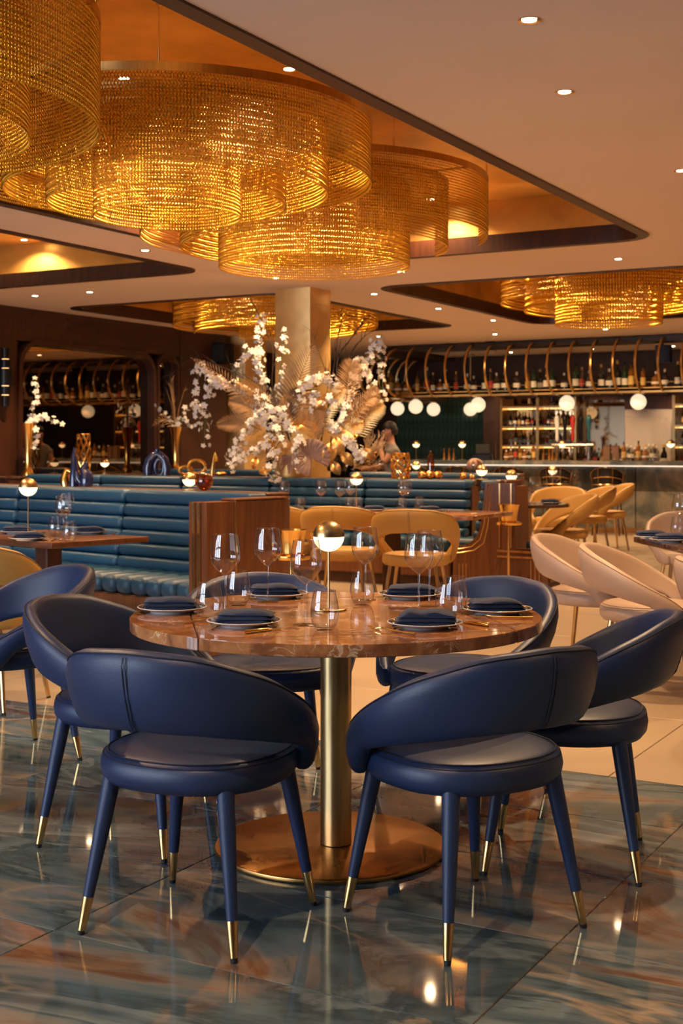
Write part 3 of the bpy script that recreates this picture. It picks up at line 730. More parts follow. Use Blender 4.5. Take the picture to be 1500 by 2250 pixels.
G_W = 'wine glasses on the round marble table'; G_T = 'tumblers on the round marble table'
wg0 = wine_glass('tall clear wine glass on the round brown marble table', G_W)
tu0 = tumbler('stemless rounded tumbler on the round brown marble table', G_T)
first = {}
def put(proto, loc, rz=0.0, label=None, group=None, scale=None):
    if proto.name not in first:
        first[proto.name] = 1; proto.location = loc; proto.rotation_euler = (0, 0, rz)
        if label: proto['label'] = label
        if group: proto['group'] = group
        if scale: proto.scale = (scale,) * 3
        return proto
    return copy_tree(proto, loc, rz, label, group, scale)
for px, py, lab in ((495, 1349, 'wine glass at the leaf seam between two tumblers on the round marble table'), (588, 1323, 'wine glass before the plate set on the ice bucket side of the round table'),
                    (672, 1373, 'wine glass beside the tumbler next to the ball lamp on the round table'), (802, 1318, 'wine glass standing close to a tumbler beyond the ball lamp, round table'),
                    (920, 1344, 'wine glass of a close pair near the draped napkin, round marble table'), (943, 1332, 'wine glass of a close pair near the draped napkin, round marble table')): put(wg0, PX(px, py, TZ), 0, lab)
for px, py, lab in ((460, 1362, 'tumbler on the leaf seam between two folded napkins, round marble table'), (523, 1330, 'tumbler behind the seam wine glass on the round marble table'), (713, 1384, 'tumbler standing alone in front of the ball lamp base, round table'),
                    (796, 1329, 'tumbler under the wine glass beyond the ball lamp, round table'), (985, 1366, 'tumbler of a close pair beside the rolled napkin, round table'), (998, 1345, 'tumbler of a close pair beside the rolled napkin, round table')): put(tu0, PX(px, py, TZ), 0, lab)
pl0 = plate('white porcelain side plate with navy rim and gold dots on the round marble table', 'plates on the round marble table')
naps = [napkin('folded navy linen napkin on a plate of the round marble table', 'napkins on the round marble table', s) for s in range(2)]
nloose = napkin('loosely draped navy linen napkin on a plate of the round marble table', 'napkins on the round marble table', 5, True)
fk0 = fork('gold fork beside a plate on the round marble table', 'gold cutlery on the round marble table')
kn0 = knife('gold knife beside a plate on the round marble table', 'gold cutlery on the round marble table')
settings = [(378, 1344, 170, 0, 'for the chair on the walnut booth side'), (536, 1374, 225, 1, 'for the chair at the leaf seam'), (933, 1378, -50, 2, 'under the draped napkin'),
            (1092, 1347, -8, 0, 'for the chair on the blush chairs side'), (900, 1313, 62, 1, 'for the chair before the open cream floor'), (607, 1312, 113, 0, 'for the chair at the ice bucket stand')]
for px, py, ang, kind, who in settings:
    p = PX(px, py, TZ); put(pl0, p, 0, 'white plate with navy rim ' + who + ', round table')
    a = CA(ang); nr = CA(0) + (0.10 if kind == 0 else -0.06)
    if kind == 2: put(nloose, (p.x, p.y, TZ + .0095), CA(-8))
    else: put(naps[kind], (p.x, p.y, TZ + .0095), nr, 'folded navy napkin on the plate ' + who + ', round table')
    out = Vector((math.cos(a), math.sin(a), 0)); side = Vector((-out.y, out.x, 0)); rz = a + PI / 2
    c = Vector((tcx, tcy, 0))
    for pr, sgn in ((fk0, -1), (kn0, 1)):
        pos = p + side * (0.148 * sgn) + out * 0.015; pos.z = TZ
        if (pos + out * 0.11 - c).xy.length < TR - .005: put(pr, pos, rz)
ball_lamp('brass-domed ball lamp glowing in the middle of the round marble table', 0.246, PX(722, 1340, TZ))

# ================================================================== BANQUETTES
def bench(name, label, loc, rz, x0, x1, seat_d=.46, back_h=.96, shell_t=.22, segs=3, roll=.145, end=None, group='teal channelled banquettes', rows=6, back=True):
    t = thing(name, label, 'banquette', loc, rz, group)
    yb = seat_d + .14                                        # front of the shell
    MB().span(x0, x1, .05, yb, 0, .10).build('plinth', 'dark_walnut', t, smooth=None)
    MB().rbox(x0, x1, .0, yb, .10, .345, .01, 1).build('seat_base', 'walnut', t)
    n = max(2, round((x1 - x0) / roll)); d = (x1 - x0) / n
    rm = MB().rbox(-d / 2 + .001, d / 2 - .001, -.025, seat_d + .03, .345, .465, .045, 3).mesh('seat_roll', 'teal_leather', 70)
    for k in range(n): link('seat_roll', rm, t, (x0 + d * (k + .5), 0, 0))
    L = (x1 - x0) / segs; rh = (back_h + .035 - .45) / rows
    bm_ = MB().rbox(-L / 2 + .004, L / 2 - .004, -.055, .085, -rh / 2 + .001, rh / 2 - .001, min(.034, rh * .44), 3).mesh('back_roll', 'teal_leather', 70)
    top = MB().rbox(-L / 2 + .004, L / 2 - .004, -.055, .14, -rh / 2 + .001, rh / 2 + .002, .034, 3).mesh('back_roll', 'teal_leather', 70)
    for s in range(segs if back else 0):
        for k in range(rows):
            z = .45 + rh * (k + .5); link('back_roll', top if k == rows - 1 else bm_, t, (x0 + L * (s + .5), seat_d + .02 + .075 * (k / (rows - 1)), z))
    MB().span(x0, x1, yb, yb + shell_t, 0, back_h - .02).build('back_shell', 'walnut', t, smooth=None)
    MB().rbox(x0, x1, yb + .06, yb + shell_t + .01, back_h - .02, back_h + .037, .008, 1).build('ledge', 'walnut_flat', t)
    yr = yb + shell_t
    if end == 'round':                                       # thick rounded end panel with brass strips
        R = .26; pts = [(0, -.03), (.16, -.03), (.16, yr - R)]
        for k in range(1, 10):
            a = math.radians(90 * k / 9); pts.append((.16 - R + R * math.cos(a), yr - R + R * math.sin(a)))
        pts += [(-.10, yr), (-.10, yr - .1), (0, yr - .1)]
        pts = [(x + x1, y) for x, y in pts]
        e = MB().prism(pts, 0, back_h).build('end_panel', 'walnut', t)
        for xx in (.040, .088): MB().rbox(x1 + xx, x1 + xx + .024, -.046, -.029, 0, back_h + .003, .003, 1).build('brass_strip', 'brass', e)
        MB().rbox(x1 + .156, x1 + .170, .20, .222, 0, back_h + .002, .003, 1).build('brass_strip', 'brass', e)
        MB().rbox(x1 + .02, x1 + .155, yr * .25, yr - R * .6, back_h, back_h + .018, .006, 1).build('panel_cap', 'walnut_flat', e)
    if end == 'profile':                                     # end cheek cut to the seat outline, with brass inlay
        o = [(0.02, 0), (yr, 0), (yr, back_h + .01), (yb - .02, back_h + .01), (yb - .06, .62), (yb - .10, .50), (yb - .17, .43), (yb - .26, .405), (-.01, .395), (-.01, .27), (.02, .25)]
        b = MB(); n_ = len(o)
        vs = [(x1, y, z) for y, z in o] + [(x1 + .05, y, z) for y, z in o]
        b.add(vs, [tuple(range(n_ - 1, -1, -1)), tuple(range(n_, 2 * n_))] + [(i, (i + 1) % n_, n_ + (i + 1) % n_, n_ + i) for i in range(n_)])
        e = b.build('end_panel', 'walnut', t, smooth=None)
        for off in (.03, .065):
            pth = [(yb - .02 + off, back_h), (yb - .06 + off, .62 - off * .5), (yb - .10 + off, .50 - off), (yb - .17 + off * .6, .43 - off), (yb - .26, .405 - off), (-.008, .395 - off)]
            MB().tube([(x1 + .051, y, z) for y, z in pth], .006, 6).build('brass_strip', 'brass', e)
        for yy in (.08, .115, .15): MB().span(x1 + .05, x1 + .056, yy, yy + .012, 0.0, .24).build('brass_strip', 'brass', e, smooth=None)
    return t
b1x, b1y = CW((462 - 750) / F * 8.0, 8.0)
RB1 = math.radians(-12.0)
bench('banquette', 'teal leather banquette with horizontal channels and rounded walnut end behind the round table', (b1x, b1y, 0), RB1, -4.0, -0.16, .46, .965, .26, 3, .145, 'round')
bench('banquette', 'long teal banquette behind the marble booth table, under the flower arrangement', (-5.06, 11.05, 0), 0, -5.6, 0.0, .36, .955, .30, 5, .15)
bench('banquette', 'short teal banquette arm facing the marble booth table, with walnut cheek and brass inlay', (-5.03, 11.0, 0), -PI / 2, -.42, -.05, .22, .97, .10, 1, .13, 'profile')
bench('banquette', 'short teal banquette arm facing the small round table with the brass ice bucket', (-4.08, 11.05, 0), PI / 2, 0.0, .37, .22, .97, .08, 1, .13, None, back=False)
e6 = tag(MB().span(-4.57, -4.10, 10.99, 11.045, 0, .40).span(-4.57, -4.40, 10.99, 11.045, .40, .98).build('end_cheek', 'walnut', None, smooth=None), 'walnut end cheek of the back-to-back banquettes beside the brass ice bucket', 'panel')
for xx in (-4.25, -4.21, -4.17): MB().span(xx, xx + .012, 10.983, 10.99, 0, .30).build('brass_strip', 'brass', e6, smooth=None)
for zz in (.31, .36): MB().span(-4.57, -4.10, 10.980, 10.99, zz, zz + .02).build('brass_strip', 'brass', e6, smooth=None)
for xx in (-4.55, -4.44): MB().span(xx, xx + .014, 10.980, 10.99, .4, .98).build('brass_strip', 'brass', e6, smooth=None)
bench('banquette', 'teal banquette along the mirror wall behind the gold sculptures', (-8.5, 13.1, 0), 0, -2.1, 0.0, .42, .99, .2, 2, .15)
bench('banquette', 'teal banquette in front of the bar, behind the gold knot ornament', (-5.9, 14.3, 0), 0, -2.3, 0.0, .42, .95, .2, 2, .15)

# ---- booth tables
def rect_table(label, c, sx, sy, rz, mat, legmat, z=TZ):
    t = thing('booth_table', label, 'table', (*c, 0), rz)
    MB().rbox(-sx / 2, sx / 2, -sy / 2, sy / 2, z - .035, z, .006, 2).build('table_top', mat, t)
    MB().rbox(-.06, .06, -.06, .06, .015, z - .035, .008, 1).build('pedestal', legmat, t)
    MB().rbox(-sx * .27, sx * .27, -sy * .3, sy * .3, 0, .016, .005, 1).build('base_plate', legmat, t)
    return t
def round_table(label, c, r, mat, legmat, z=TZ):
    t = thing('round_table', label, 'table', (*c, 0))
    MB().lathe([(.0001, z - .03), (r - .004, z - .03), (r, z - .026), (r, z - .004), (r - .004, z), (.0001, z)], 48).build('table_top', mat, t)
    MB().lathe([(.035, .015), (.035, z - .03)], 20).build('pedestal', legmat, t)
    MB().lathe([(.0001, 0), (r * .55, 0), (r * .55, .012), (r * .5, .016), (.0001, .016)], 36).build('base_plate', legmat, t)
    return t
TS1 = CW((1160 - 750) / F * 12.72, 12.72); TS2 = CW((1228 - 750) / F * 16.6, 16.6)
rect_table('walnut booth table set for dinner in front of the channelled teal banquette', CW(-1.80, 8.05), 1.05, .72, RB1, 'walnut_flat', 'dark_walnut')
rect_table('long marble table with ochre chairs in the booth below the flowers', (-5.12, 9.98), 1.88, .85, 0, 'brown_marble', 'dark_walnut')
rect_table('dark marble table with the row of blush chairs', CW(2.25, 7.05), .8, 1.9, CA(90) - PI / 2 + .08, 'dark_marble', 'black_metal')
round_table('small round dark table behind the brass ice bucket', TS1, .40, 'dark_marble', 'brushed_brass')
round_table('small round table near the bar stools', TS2, .42, 'dark_marble', 'brushed_brass')

# ---- tableware on the other tables
def set_table(name, cl, glasses, tumblers, plates):
    for xc, yc in glasses: put(wg0, (*CW(xc, yc), TZ), 0, 'tall clear wine glass on the ' + name, 'wine glasses on the ' + name)
    for xc, yc in tumblers: put(tu0, (*CW(xc, yc), TZ), 0, 'stemless clear tumbler on the ' + name, 'tumblers on the ' + name)
    for k, (xc, yc, a) in enumerate(plates):
        x, y = CW(xc, yc); put(pl0, (x, y, TZ), 0, 'white plate with navy rim on the ' + name, 'plates on the ' + name)
        put(naps[k % 2], (x, y, TZ + .0095), CA(a), 'folded navy napkin on a plate of the ' + name, 'napkins on the ' + name)
        put(kn0, (*CW(xc + .15, yc + .01), TZ), CA(a), 'gold knife beside a plate on the ' + name, 'gold cutlery on the ' + name)
def pz(px, py): yc = F * (H - TZ) / (py - HOR); return ((px - 750) / F * yc, yc)
set_table('walnut booth table', None, [pz(139, 1186), pz(146, 1176)], [pz(121, 1178), pz(153, 1190)], [(*pz(40, 1172), 5), (*pz(62, 1187), 5), (*pz(200, 1173), 5)])
set_table('marble booth table', None, [pz(624, 1124), pz(705, 1122), pz(747, 1124), pz(770, 1119), pz(885, 1121), pz(893, 1119)],
          [pz(660, 1125), pz(768, 1123), pz(785, 1124), pz(881, 1124), pz(921, 1122)], [(*pz(690, 1124), 0), (*pz(820, 1123), 0), (*pz(945, 1124), 0)])
set_table('dark table of the blush chairs', None, [pz(1493, 1180)], [pz(1488, 1178)], [(*pz(1432, 1183), 0), (*pz(1470, 1190), 0)])
def rel(T, pts): 
    o = (T[0] * CC + T[1] * SS, -T[0] * SS + T[1] * CC); return [(o[0] + p[0], o[1] + p[1], *p[2:]) for p in pts]
set_table('small round table behind the ice bucket', None, rel(TS1, [(-.10, -.08), (.06, .02)]), rel(TS1, [(-.03, -.2), (.0, .12)]), rel(TS1, [(.2, -.12, 0)]))
set_table('small round table near the bar stools', None, rel(TS2, [(-.1, -.1), (-.02, .05), (.2, .0)]), rel(TS2, [(-.18, 0), (.1, .1), (.26, .12)]), rel(TS2, [(-.2, -.18, 0), (.14, -.17, 0)]))
ball_lamp('tall ball lamp on the walnut booth table', .30, (*CW(*pz(62, 1178)), TZ), .056)
ball_lamp('ball lamp on the marble booth table', .27, (*CW(*pz(783, 1120)), TZ), .055)
ball_lamp('ball lamp on the small round table behind the ice bucket', .27, (*CW(*rel(TS1, [(-.15, .1)])[0]), TZ), .055)
ball_lamp('ball lamp on the small round table near the bar stools', .25, (*CW(*rel(TS2, [(-.05, .2)])[0]), TZ), .055)

# ---- brass ice-bucket stands
def bucket_stand(label, px, yc, h):
    x, y = CW((px - 750) / F * yc, yc); t = thing('ice_bucket_stand', label, 'ice bucket stand', (x, y, 0))
    MB().lathe([(.0001, 0), (.13, 0), (.132, .006), (.11, .014), (.03, .03), (.012, .05)], 32).build('base', 'gold', t)
    MB().lathe([(.011, .03), (.011, h - .18)], 12).build('pole', 'gold', t)
    MB().lathe([(.0001, h - .185), (.115, h - .18), (.12, h - .165), (.12, h - .155), (.115, h - .16), (.112, h - .172), (.0001, h - .175)], 32).build('tray', 'gold', t)
    MB().lathe([(.0001, h - .174), (.070, h - .172), (.078, h - .08), (.094, h - .01), (.098, h), (.094, h), (.075, h - .08), (.066, h - .165), (.0001, h - .166)], 32).build('bucket', 'gold', t)
    return t
bucket_stand('gold ice bucket on a tall stand beside the curved walnut panel', 640, 8.0, .80)
bucket_stand('gold ice bucket on a tall stand beside the walnut end cheek', 1117, 11.58, .80)

# ================================================================== ORNAMENTS ON THE LEDGES
def torus(b, c, R, r, axis='y', n=28, seg=10, sx=1.0, sz=1.0):
    b.tube([(c[0] + R * sx * math.cos(2 * PI * k / n), c[1], c[2] + R * sz * math.sin(2 * PI * k / n)) if axis == 'y' else (c[0] + R * sx * math.cos(2 * PI * k / n), c[1] + R * math.sin(2 * PI * k / n), c[2]) for k in range(n)], r, seg, closed=True); return b
CR_ = Vector((CC, SS, 0))    # camera-right in room coords
def on_b1(px, off=.30):      # point on the first banquette's ledge below pixel column px
    o = Vector((b1x, b1y, 0)); ax = Vector((math.cos(RB1), math.sin(RB1), 0)); ay = Vector((-ax.y, ax.x, 0))
    o2 = o + ay * (.60 + .16); k = (px - 750) / F
    best = min(np.linspace(-4, 0, 400), key=lambda s: abs(((o2 + ax * s).x * CC + (o2 + ax * s).y * SS) - k * (-(o2 + ax * s).x * SS + (o2 + ax * s).y * CC)))
    p = o2 + ax * best; return (p.x, p.y, 1.0025)
def gold_on_long(px, y=11.72): # point on the long banquette's ledge
    k = (px - 750) / F; yc = y / (k * SS + CC); x, yy = CW(k * yc, yc); return (x, yy, .9925)
rzc = HEAD
t = thing('arch_vase', 'glossy navy ceramic vase shaped like a bird beside gold sculpture on the banquette ledge', 'vase', on_b1(181), rzc)
MB().tube([(.03, 0, 0), (.035, 0, .05), (.03, 0, .10), (.01, 0, .14), (.03, 0, .17), (.035, 0, .185)], [.05, .055, .045, .028, .02, .012], 14).build('body', 'navy_ceramic', t, smooth=60)
MB().tube([(.0, 0, .02), (-.03, 0, .06), (-.045, 0, .12)], [.03, .028, .012], 12).build('wing', 'navy_ceramic', t, smooth=60)
t = thing('cone_ornament', 'tall pointed navy cone on the banquette ledge', 'ornament', on_b1(163))
MB().lathe([(.0001, 0), (.042, 0), (.036, .08), (.02, .22), (.004, .30), (.0001, .302)], 20).build('body', 'navy_ceramic', t, smooth=60)
t = thing('gold_sculpture', 'gold looped sculpture leaning on the navy cone on the banquette ledge', 'ornament', on_b1(150), rzc)
MB().tube([(-.02, 0, 0), (-.03, 0, .06), (-.01, 0, .13), (.02, -.01, .11), (.05, -.01, .06)], [.042, .036, .022, .018, .016], 12).build('body', 'gold', t, smooth=60)
t = thing('donut_vase', 'matt navy donut vase with short neck on the long banquette ledge', 'vase', gold_on_long(345), rzc)
pb = MB()
for s in (-1, 1): pb.tube([(s * .10, 0, 0), (s * .105, 0, .08), (s * .085, 0, .17), (s * .03, 0, .225), (0, 0, .235)], [.055, .055, .05, .045, .045], 12)
pb.build('body', 'navy_ceramic', t, smooth=60)
torus(MB(), (.03, -.02, .09), .06, .03, 'y', 24, 10, .8, 1.5).build('ring', 'navy_ceramic', t, smooth=60)
MB().lathe([(.04, .24), (.03, .27), (.034, .30), (.026, .30)], 16).build('neck', 'navy_ceramic', t, smooth=60)
t = thing('glass_orb', 'amber crackled glass orb on the rounded end of the teal banquette', 'ornament', on_b1(447))
MB().sphere((0, 0, .065), .066, 24, 14).build('sphere', 'amber_glass', t, smooth=80)
MB().sphere((0, 0, .065), .052, 16, 9).build('core', 'amber_glass', t, smooth=None)
ball_lamp('low ball lamp beside the amber glass orb', .075, on_b1(417), .05)
t = thing('gold_knot', 'low gold ring knot on the long banquette ledge beside the gold figure', 'ornament', gold_on_long(432), rzc)
torus(MB(), (0, 0, .10), .085, .02, 'y', 28, 10, 1.1, .85).build('ring', 'gold', t)
torus(MB(), (-.12, .02, .06), .05, .02, 'y', 24, 10, 1.4, .8).build('ring', 'gold', t)
t = thing('gold_figure', 'slender gold figure with a pebble base on the long banquette ledge', 'ornament', gold_on_long(470), rzc)
MB().tube([(-.02, 0, 0), (-.015, 0, .1), (0, 0, .2), (.012, 0, .26), (.03, 0, .2), (.03, 0, .16)], [.03, .022, .018, .01, .012, .02], 12).build('body', 'gold', t, smooth=60)
MB().sphere((.08, -.02, .028), .05, 16, 8, -1, 1, (1.2, 1, .56)).build('pebble', 'gold', t, smooth=80)
def lattice_vase(name, label, loc, r, h, mat):
    t = thing(name, label, 'vase', loc); n = 8
    MB().lathe([(.0001, 0), (r * .9, 0), (r * .9, .01), (.0001, .012)], 24).build('bottom', mat, t)
    for s in (1, -1):
        for k in range(n):
            P = []
            for i in range(17):
                u = i / 16; a = 2 * PI * k / n + s * u * 2.4; rr = r * (0.92 + .12 * math.sin(PI * u)) * (1 + .02 * math.sin(20 * u)); P.append((rr * math.cos(a), rr * math.sin(a), h * u))
            MB().tube(P, r * .10, 6).build('lattice_strand', mat, t)
    torus(MB(), (0, 0, h), r * .93, r * .1, 'z', 24, 8).build('rim', mat, t)
    return t
lattice_vase('lattice_vase', 'squat gold lattice vase on the long banquette ledge beside the flowers', gold_on_long(880), .088, .25, 'gold')
t = thing('gold_knot', 'gold pebble knot with an upright amber bottle on the long banquette ledge', 'ornament', gold_on_long(945), rzc)
for dx, rr in ((-.075, .05), (.0, .055), (.075, .05)): MB().sphere((dx, 0, .04), rr, 14, 8, -1, 1, (1, 1, .8)).build('pebble', 'gold', t, smooth=80)
MB().lathe([(.0001, .05), (.035, .05), (.037, .2), (.03, .235), (.014, .25), (.014, .28), (.0001, .28)], 20, (.01, .06, 0)).build('bottle', 'amber_glass', t, smooth=60)
t = thing('wire_knot', 'rose ceramic knot of loops on the banquette in front of the bar', 'ornament', (*gold_on_long(1040, 14.95)[:2], .9875), rzc)
for a in (0, .9, 2.0): torus(MB(), (0, 0, 0), .085, .022, 'y', 24, 8, 1, .8).build('loop', 'rose_ceramic', t, (0.02 * math.cos(a), .03 * math.sin(a), .092), rz=a)
for px, r in ((1017, .036), (1036, .028)):
    t = thing('gold_ball', 'small polished gold %s on the long banquette ledge' % ('ball' if px == 1017 else 'pebble'), 'ornament', gold_on_long(px))
    MB().sphere((0, 0, r * .95), r, 16, 10).build('ball', 'gold', t, smooth=80); MB().lathe([(r * .5, 0), (r * .6, .006), (r * .4, .012)], 12, capb=True).build('foot', 'gold', t)
ball_lamp('low ball lamp on the long banquette ledge beside the gold balls', .09, gold_on_long(1058), .055)
ball_lamp('low ball lamp on the banquette in front of the bar, near the green tiles', .09, (*gold_on_long(914, 14.95)[:2], .9875), .05)

# ---- console under the mirror with vases
cs = thing('console_cabinet', 'low walnut console along the mirror wall', 'cabinet', (XL + .24, 13.6, 0))
MB().span(-.2, .2, -2.4, 2.4, .06, .94).build('body', 'dark_walnut', cs, smooth=None)
MB().rbox(-.21, .21, -2.42, 2.42, .94, .97, .006, 1).build('top', 'dark_marble', cs)
for k in range(6): MB().span(.2, .215, -2.38 + .8 * k, -1.62 + .8 * k, .08, .92).build('door', 'dark_walnut', cs, smooth=None)
MB().span(-.18, .16, -2.35, 2.35, 0, .06).build('plinth', 'black_rubber', cs, smooth=None)
def along_left(px, x=XL + .33):
    k = (px - 750) / F; yc = x / (k * CC - SS); xx, yy = CW(k * yc, yc); return (xx, yy, .97), yc
# flower helpers -----------------------------------------------------------
pb = MB()
for k in range(5):
    a = 2 * PI * k / 5; c_, s_ = math.cos(a), math.sin(a)
    vs = [(0, 0, 0)] + [(r * c_ - w2 * s_, r * s_ + w2 * c_, z) for r, w2, z in ((.012, -.009, .004), (.024, -.008, .003), (.029, 0, .0), (.024, .008, .003), (.012, .009, .004), (.016, 0, .008))]
    pb.add(vs, [(0, 1, 6), (1, 2, 6), (2, 3, 6), (3, 4, 6), (4, 5, 6), (5, 0, 6)])
BLOSSOM = pb.mesh('blossom', 'white_petal', 80)
BUDS = MB().sphere((0, 0, 0), .008, 6, 4).mesh('bud', 'white_petal', 80)
def catmull(pts, n):
    P = [Vector(p) for p in pts]; P = [P[0] * 2 - P[1]] + P + [P[-1] * 2 - P[-2]]; out = []; m = len(P) - 3
    for i in range(n + 1):
        u = i / n * m; k = min(int(u), m - 1); t_ = u - k; a, b, c, d = P[k:k + 4]
        out.append(.5 * ((2 * b) + (c - a) * t_ + (2 * a - 5 * b + 4 * c - d) * t_ ** 2 + (3 * b - a - 3 * c + d) * t_ ** 3))
    return out
NB = [0]
def spray(parent, pts, nb, rnd, thick=.03, size=1.0):
    path = catmull(pts, 20)
    sp_ = MB().tube(path, .004, 5).build('orchid_spray', 'green_stem', parent)
    sp_['label'] = 'spray of white orchids'
    rest = MB()
    for k in range(nb):
        u = (k + rnd.random() * .8) / nb; p = path[min(19, int(u * 20))].lerp(path[min(20, int(u * 20) + 1)], u * 20 % 1)
        off = Vector((rnd.gauss(0, 1), rnd.gauss(0, 1), rnd.gauss(0, 1))); off.normalize(); off *= thick * rnd.uniform(.3, 1.2)
        s_ = size * rnd.uniform(.8, 1.25) * (1 - .35 * u)
        dirv = off + Vector((SS * .035, -CC * .035, 0.0)); qn = dirv.to_track_quat('Z', 'Y')
        mx = Matrix.Translation(p + off) @ qn.to_matrix().to_4x4() @ Matrix.Rotation(rnd.random() * 6, 4, 'Z') @ Matrix.Scale(s_, 4)
        if NB[0] < 290:
            NB[0] += 1; o = link('blossom', BLOSSOM, sp_); o.matrix_basis = mx
        else:
            rest.add([mx @ v.co for v in BLOSSOM.vertices], [tuple(f.vertices) for f in BLOSSOM.polygons])
    if rest.v:
        o = rest.build('blossoms', 'white_petal', sp_, smooth=80); o['kind'] = 'stuff'
    return sp_
def frond(parent, base, tip, droop, width, n, mat, name='palm_frond', side=None, fold=.35, spread=1.0):
    B, T = Vector(base), Vector(tip); mid = (B + T) / 2 + Vector((0, 0, droop)); path = catmull([B, mid, T], 24)
    ax = (T - B).normalized(); nrm = Vector(side) if side else Vector((SS, -CC, 0.15)); sd = ax.cross(nrm).normalized()
    b = MB().tube(path, [.007 * (1 - .75 * i / 24) for i in range(25)], 5)
    for k in range(n):
        u = .08 + .9 * k / n; i = int(u * 24); p = path[i]; tg = (path[min(24, i + 1)] - path[max(0, i - 1)]).normalized(); s2 = tg.cross(nrm).normalized()
        ln = width * math.sin(PI * min(1, .18 + u * .82)) ** .7 * (1.05 - .3 * u)
        for sg in (-1, 1):
            d = (s2 * sg * spread + tg * (.55 + .7 * u) + nrm * fold * random.uniform(.4, 1)).normalized(); e = p + d * ln + Vector((0, 0, -.10 * ln)); wv = tg * (.005 + .005 * ln / .2)
            m_ = p + d * ln * .5 + nrm * .01
            b.add([p - wv * .4, m_ - wv, e, m_ + wv, p + wv * .4], [(0, 1, 3, 4), (1, 2, 3)])
    return b.build(name, mat, parent, smooth=60)
def twig(parent, pts, r, rnd, mat='twig', n=6, ln=.25):
    path = catmull(pts, 18); b = MB().tube(path, [r * (1 - .8 * i / 18) for i in range(19)], 6)
    for k in range(n):
        i = rnd.randrange(4, 18); p = path[i]; d = Vector((rnd.uniform(-1, 1), rnd.uniform(-1, 1), rnd.uniform(-.1, 1))).normalized() + (path[i] - path[i - 1]).normalized()
        q_ = p + d.normalized() * ln * rnd.uniform(.4, 1); m_ = (p + q_) / 2 + Vector((rnd.uniform(-.03, .03), 0, .02))
        b.tube([p, m_, q_], [r * .45, r * .3, r * .12], 5)
    return b.build('branch', mat, parent)
rnd = random.Random(11)
for px, lab, zt in ((386, 'gold trumpet vase with white orchids and bare twigs before the mirror', 0), (62, 'gold trumpet vase with white orchids at the corner of the mirror', 1)):
    loc, yc = along_left(px); t = thing('trumpet_vase', lab, 'vase', loc)
    MB().lathe([(.0001, 0), (.07, 0), (.075, .02), (.05, .06), (.038, .12), (.045, .3), (.06, .48), (.095, .62), (.09, .62), (.055, .48), (.04, .3)], 24).build('vase', 'gold', t, smooth=60)
    if zt == 0:
        for k in range(9):
            a = rnd.uniform(0, 6.28); r_ = rnd.uniform(.05, .2); twig(t, [(0, 0, .55), (r_ * .3 * math.cos(a), r_ * .3 * math.sin(a), .85), (r_ * math.cos(a), r_ * math.sin(a), 1.25 + rnd.uniform(-.1, .15))], .006, rnd, 'tan_frond', 2, .15)
        spray(t, [(0, 0, .6), CR_ * .12 + Vector((0, 0, .85)), CR_ * .28 + Vector((0, 0, .95)), CR_ * .36 + Vector((0, 0, .8))], 16, rnd, .05, 1.5)
        spray(t, [(0, 0, .6), CR_ * .1 + Vector((0, 0, .72)), CR_ * .22 + Vector((0, 0, .6))], 12, rnd, .05, 1.4)
        spray(t, [(0, 0, .6), CR_ * -.12 + Vector((0, 0, .75)), CR_ * -.25 + Vector((0, 0, .95))], 12, rnd, .04, 1.4)
        frond(t, (0, 0, .6), CR_ * -.34 + Vector((0, 0, .62)), .12, .1, 12, 'tan_frond')
    else:
        spray(t, [(0, 0, .6), CR_ * .1 + Vector((0, 0, .9)), CR_ * .06 + Vector((0, 0, 1.15))], 16, rnd, .05, 1.6)
        spray(t, [(0, 0, .6), CR_ * .16 + Vector((0, 0, .7)), CR_ * .42 + Vector((0, 0, .6))], 16, rnd, .05, 1.6)
        spray(t, [(0, 0, .6), CR_ * .08 + Vector((0, 0, .5)), CR_ * .1 + Vector((0, 0, .25))], 14, rnd, .05, 1.6)
loc, yc = along_left(183); lattice_vase('lattice_vase', 'tall amber and gold lattice vase before the mirror', loc, .085, .50, 'gold')
loc, yc = along_left(230); ball_lamp('ball lamp on the console before the mirror', .14, loc, .055)
# ---- wall sconce
k = (13 - 750) / F; yc = (XL + .1) / (k * CC - SS); sx_, sy_ = CW(k * yc, yc)
t = thing('wall_sconce', 'black stacked-cylinder wall sconce on the walnut wall', 'wall lamp', (XL + .012, sy_, 1.79))
zc = 0.0
for r_, h_ in ((.045, .13), (.062, .10), (.078, .20), (.062, .10), (.045, .13)):
    MB().lathe([(.0001, zc), (r_, zc), (r_, zc + h_), (.0001, zc + h_)], 24, (.08, 0, 0)).build('cylinder', 'black_metal', t); zc += h_
    if zc < .6: MB().lathe([(.04, zc), (.04, zc + .008)], 20, (.08, 0, 0)).build('light_gap', 'sconce_glow', t); zc += .008
MB().span(0, .04, -.02, .02, .2, .48).build('bracket', 'black_metal', t, smooth=None)

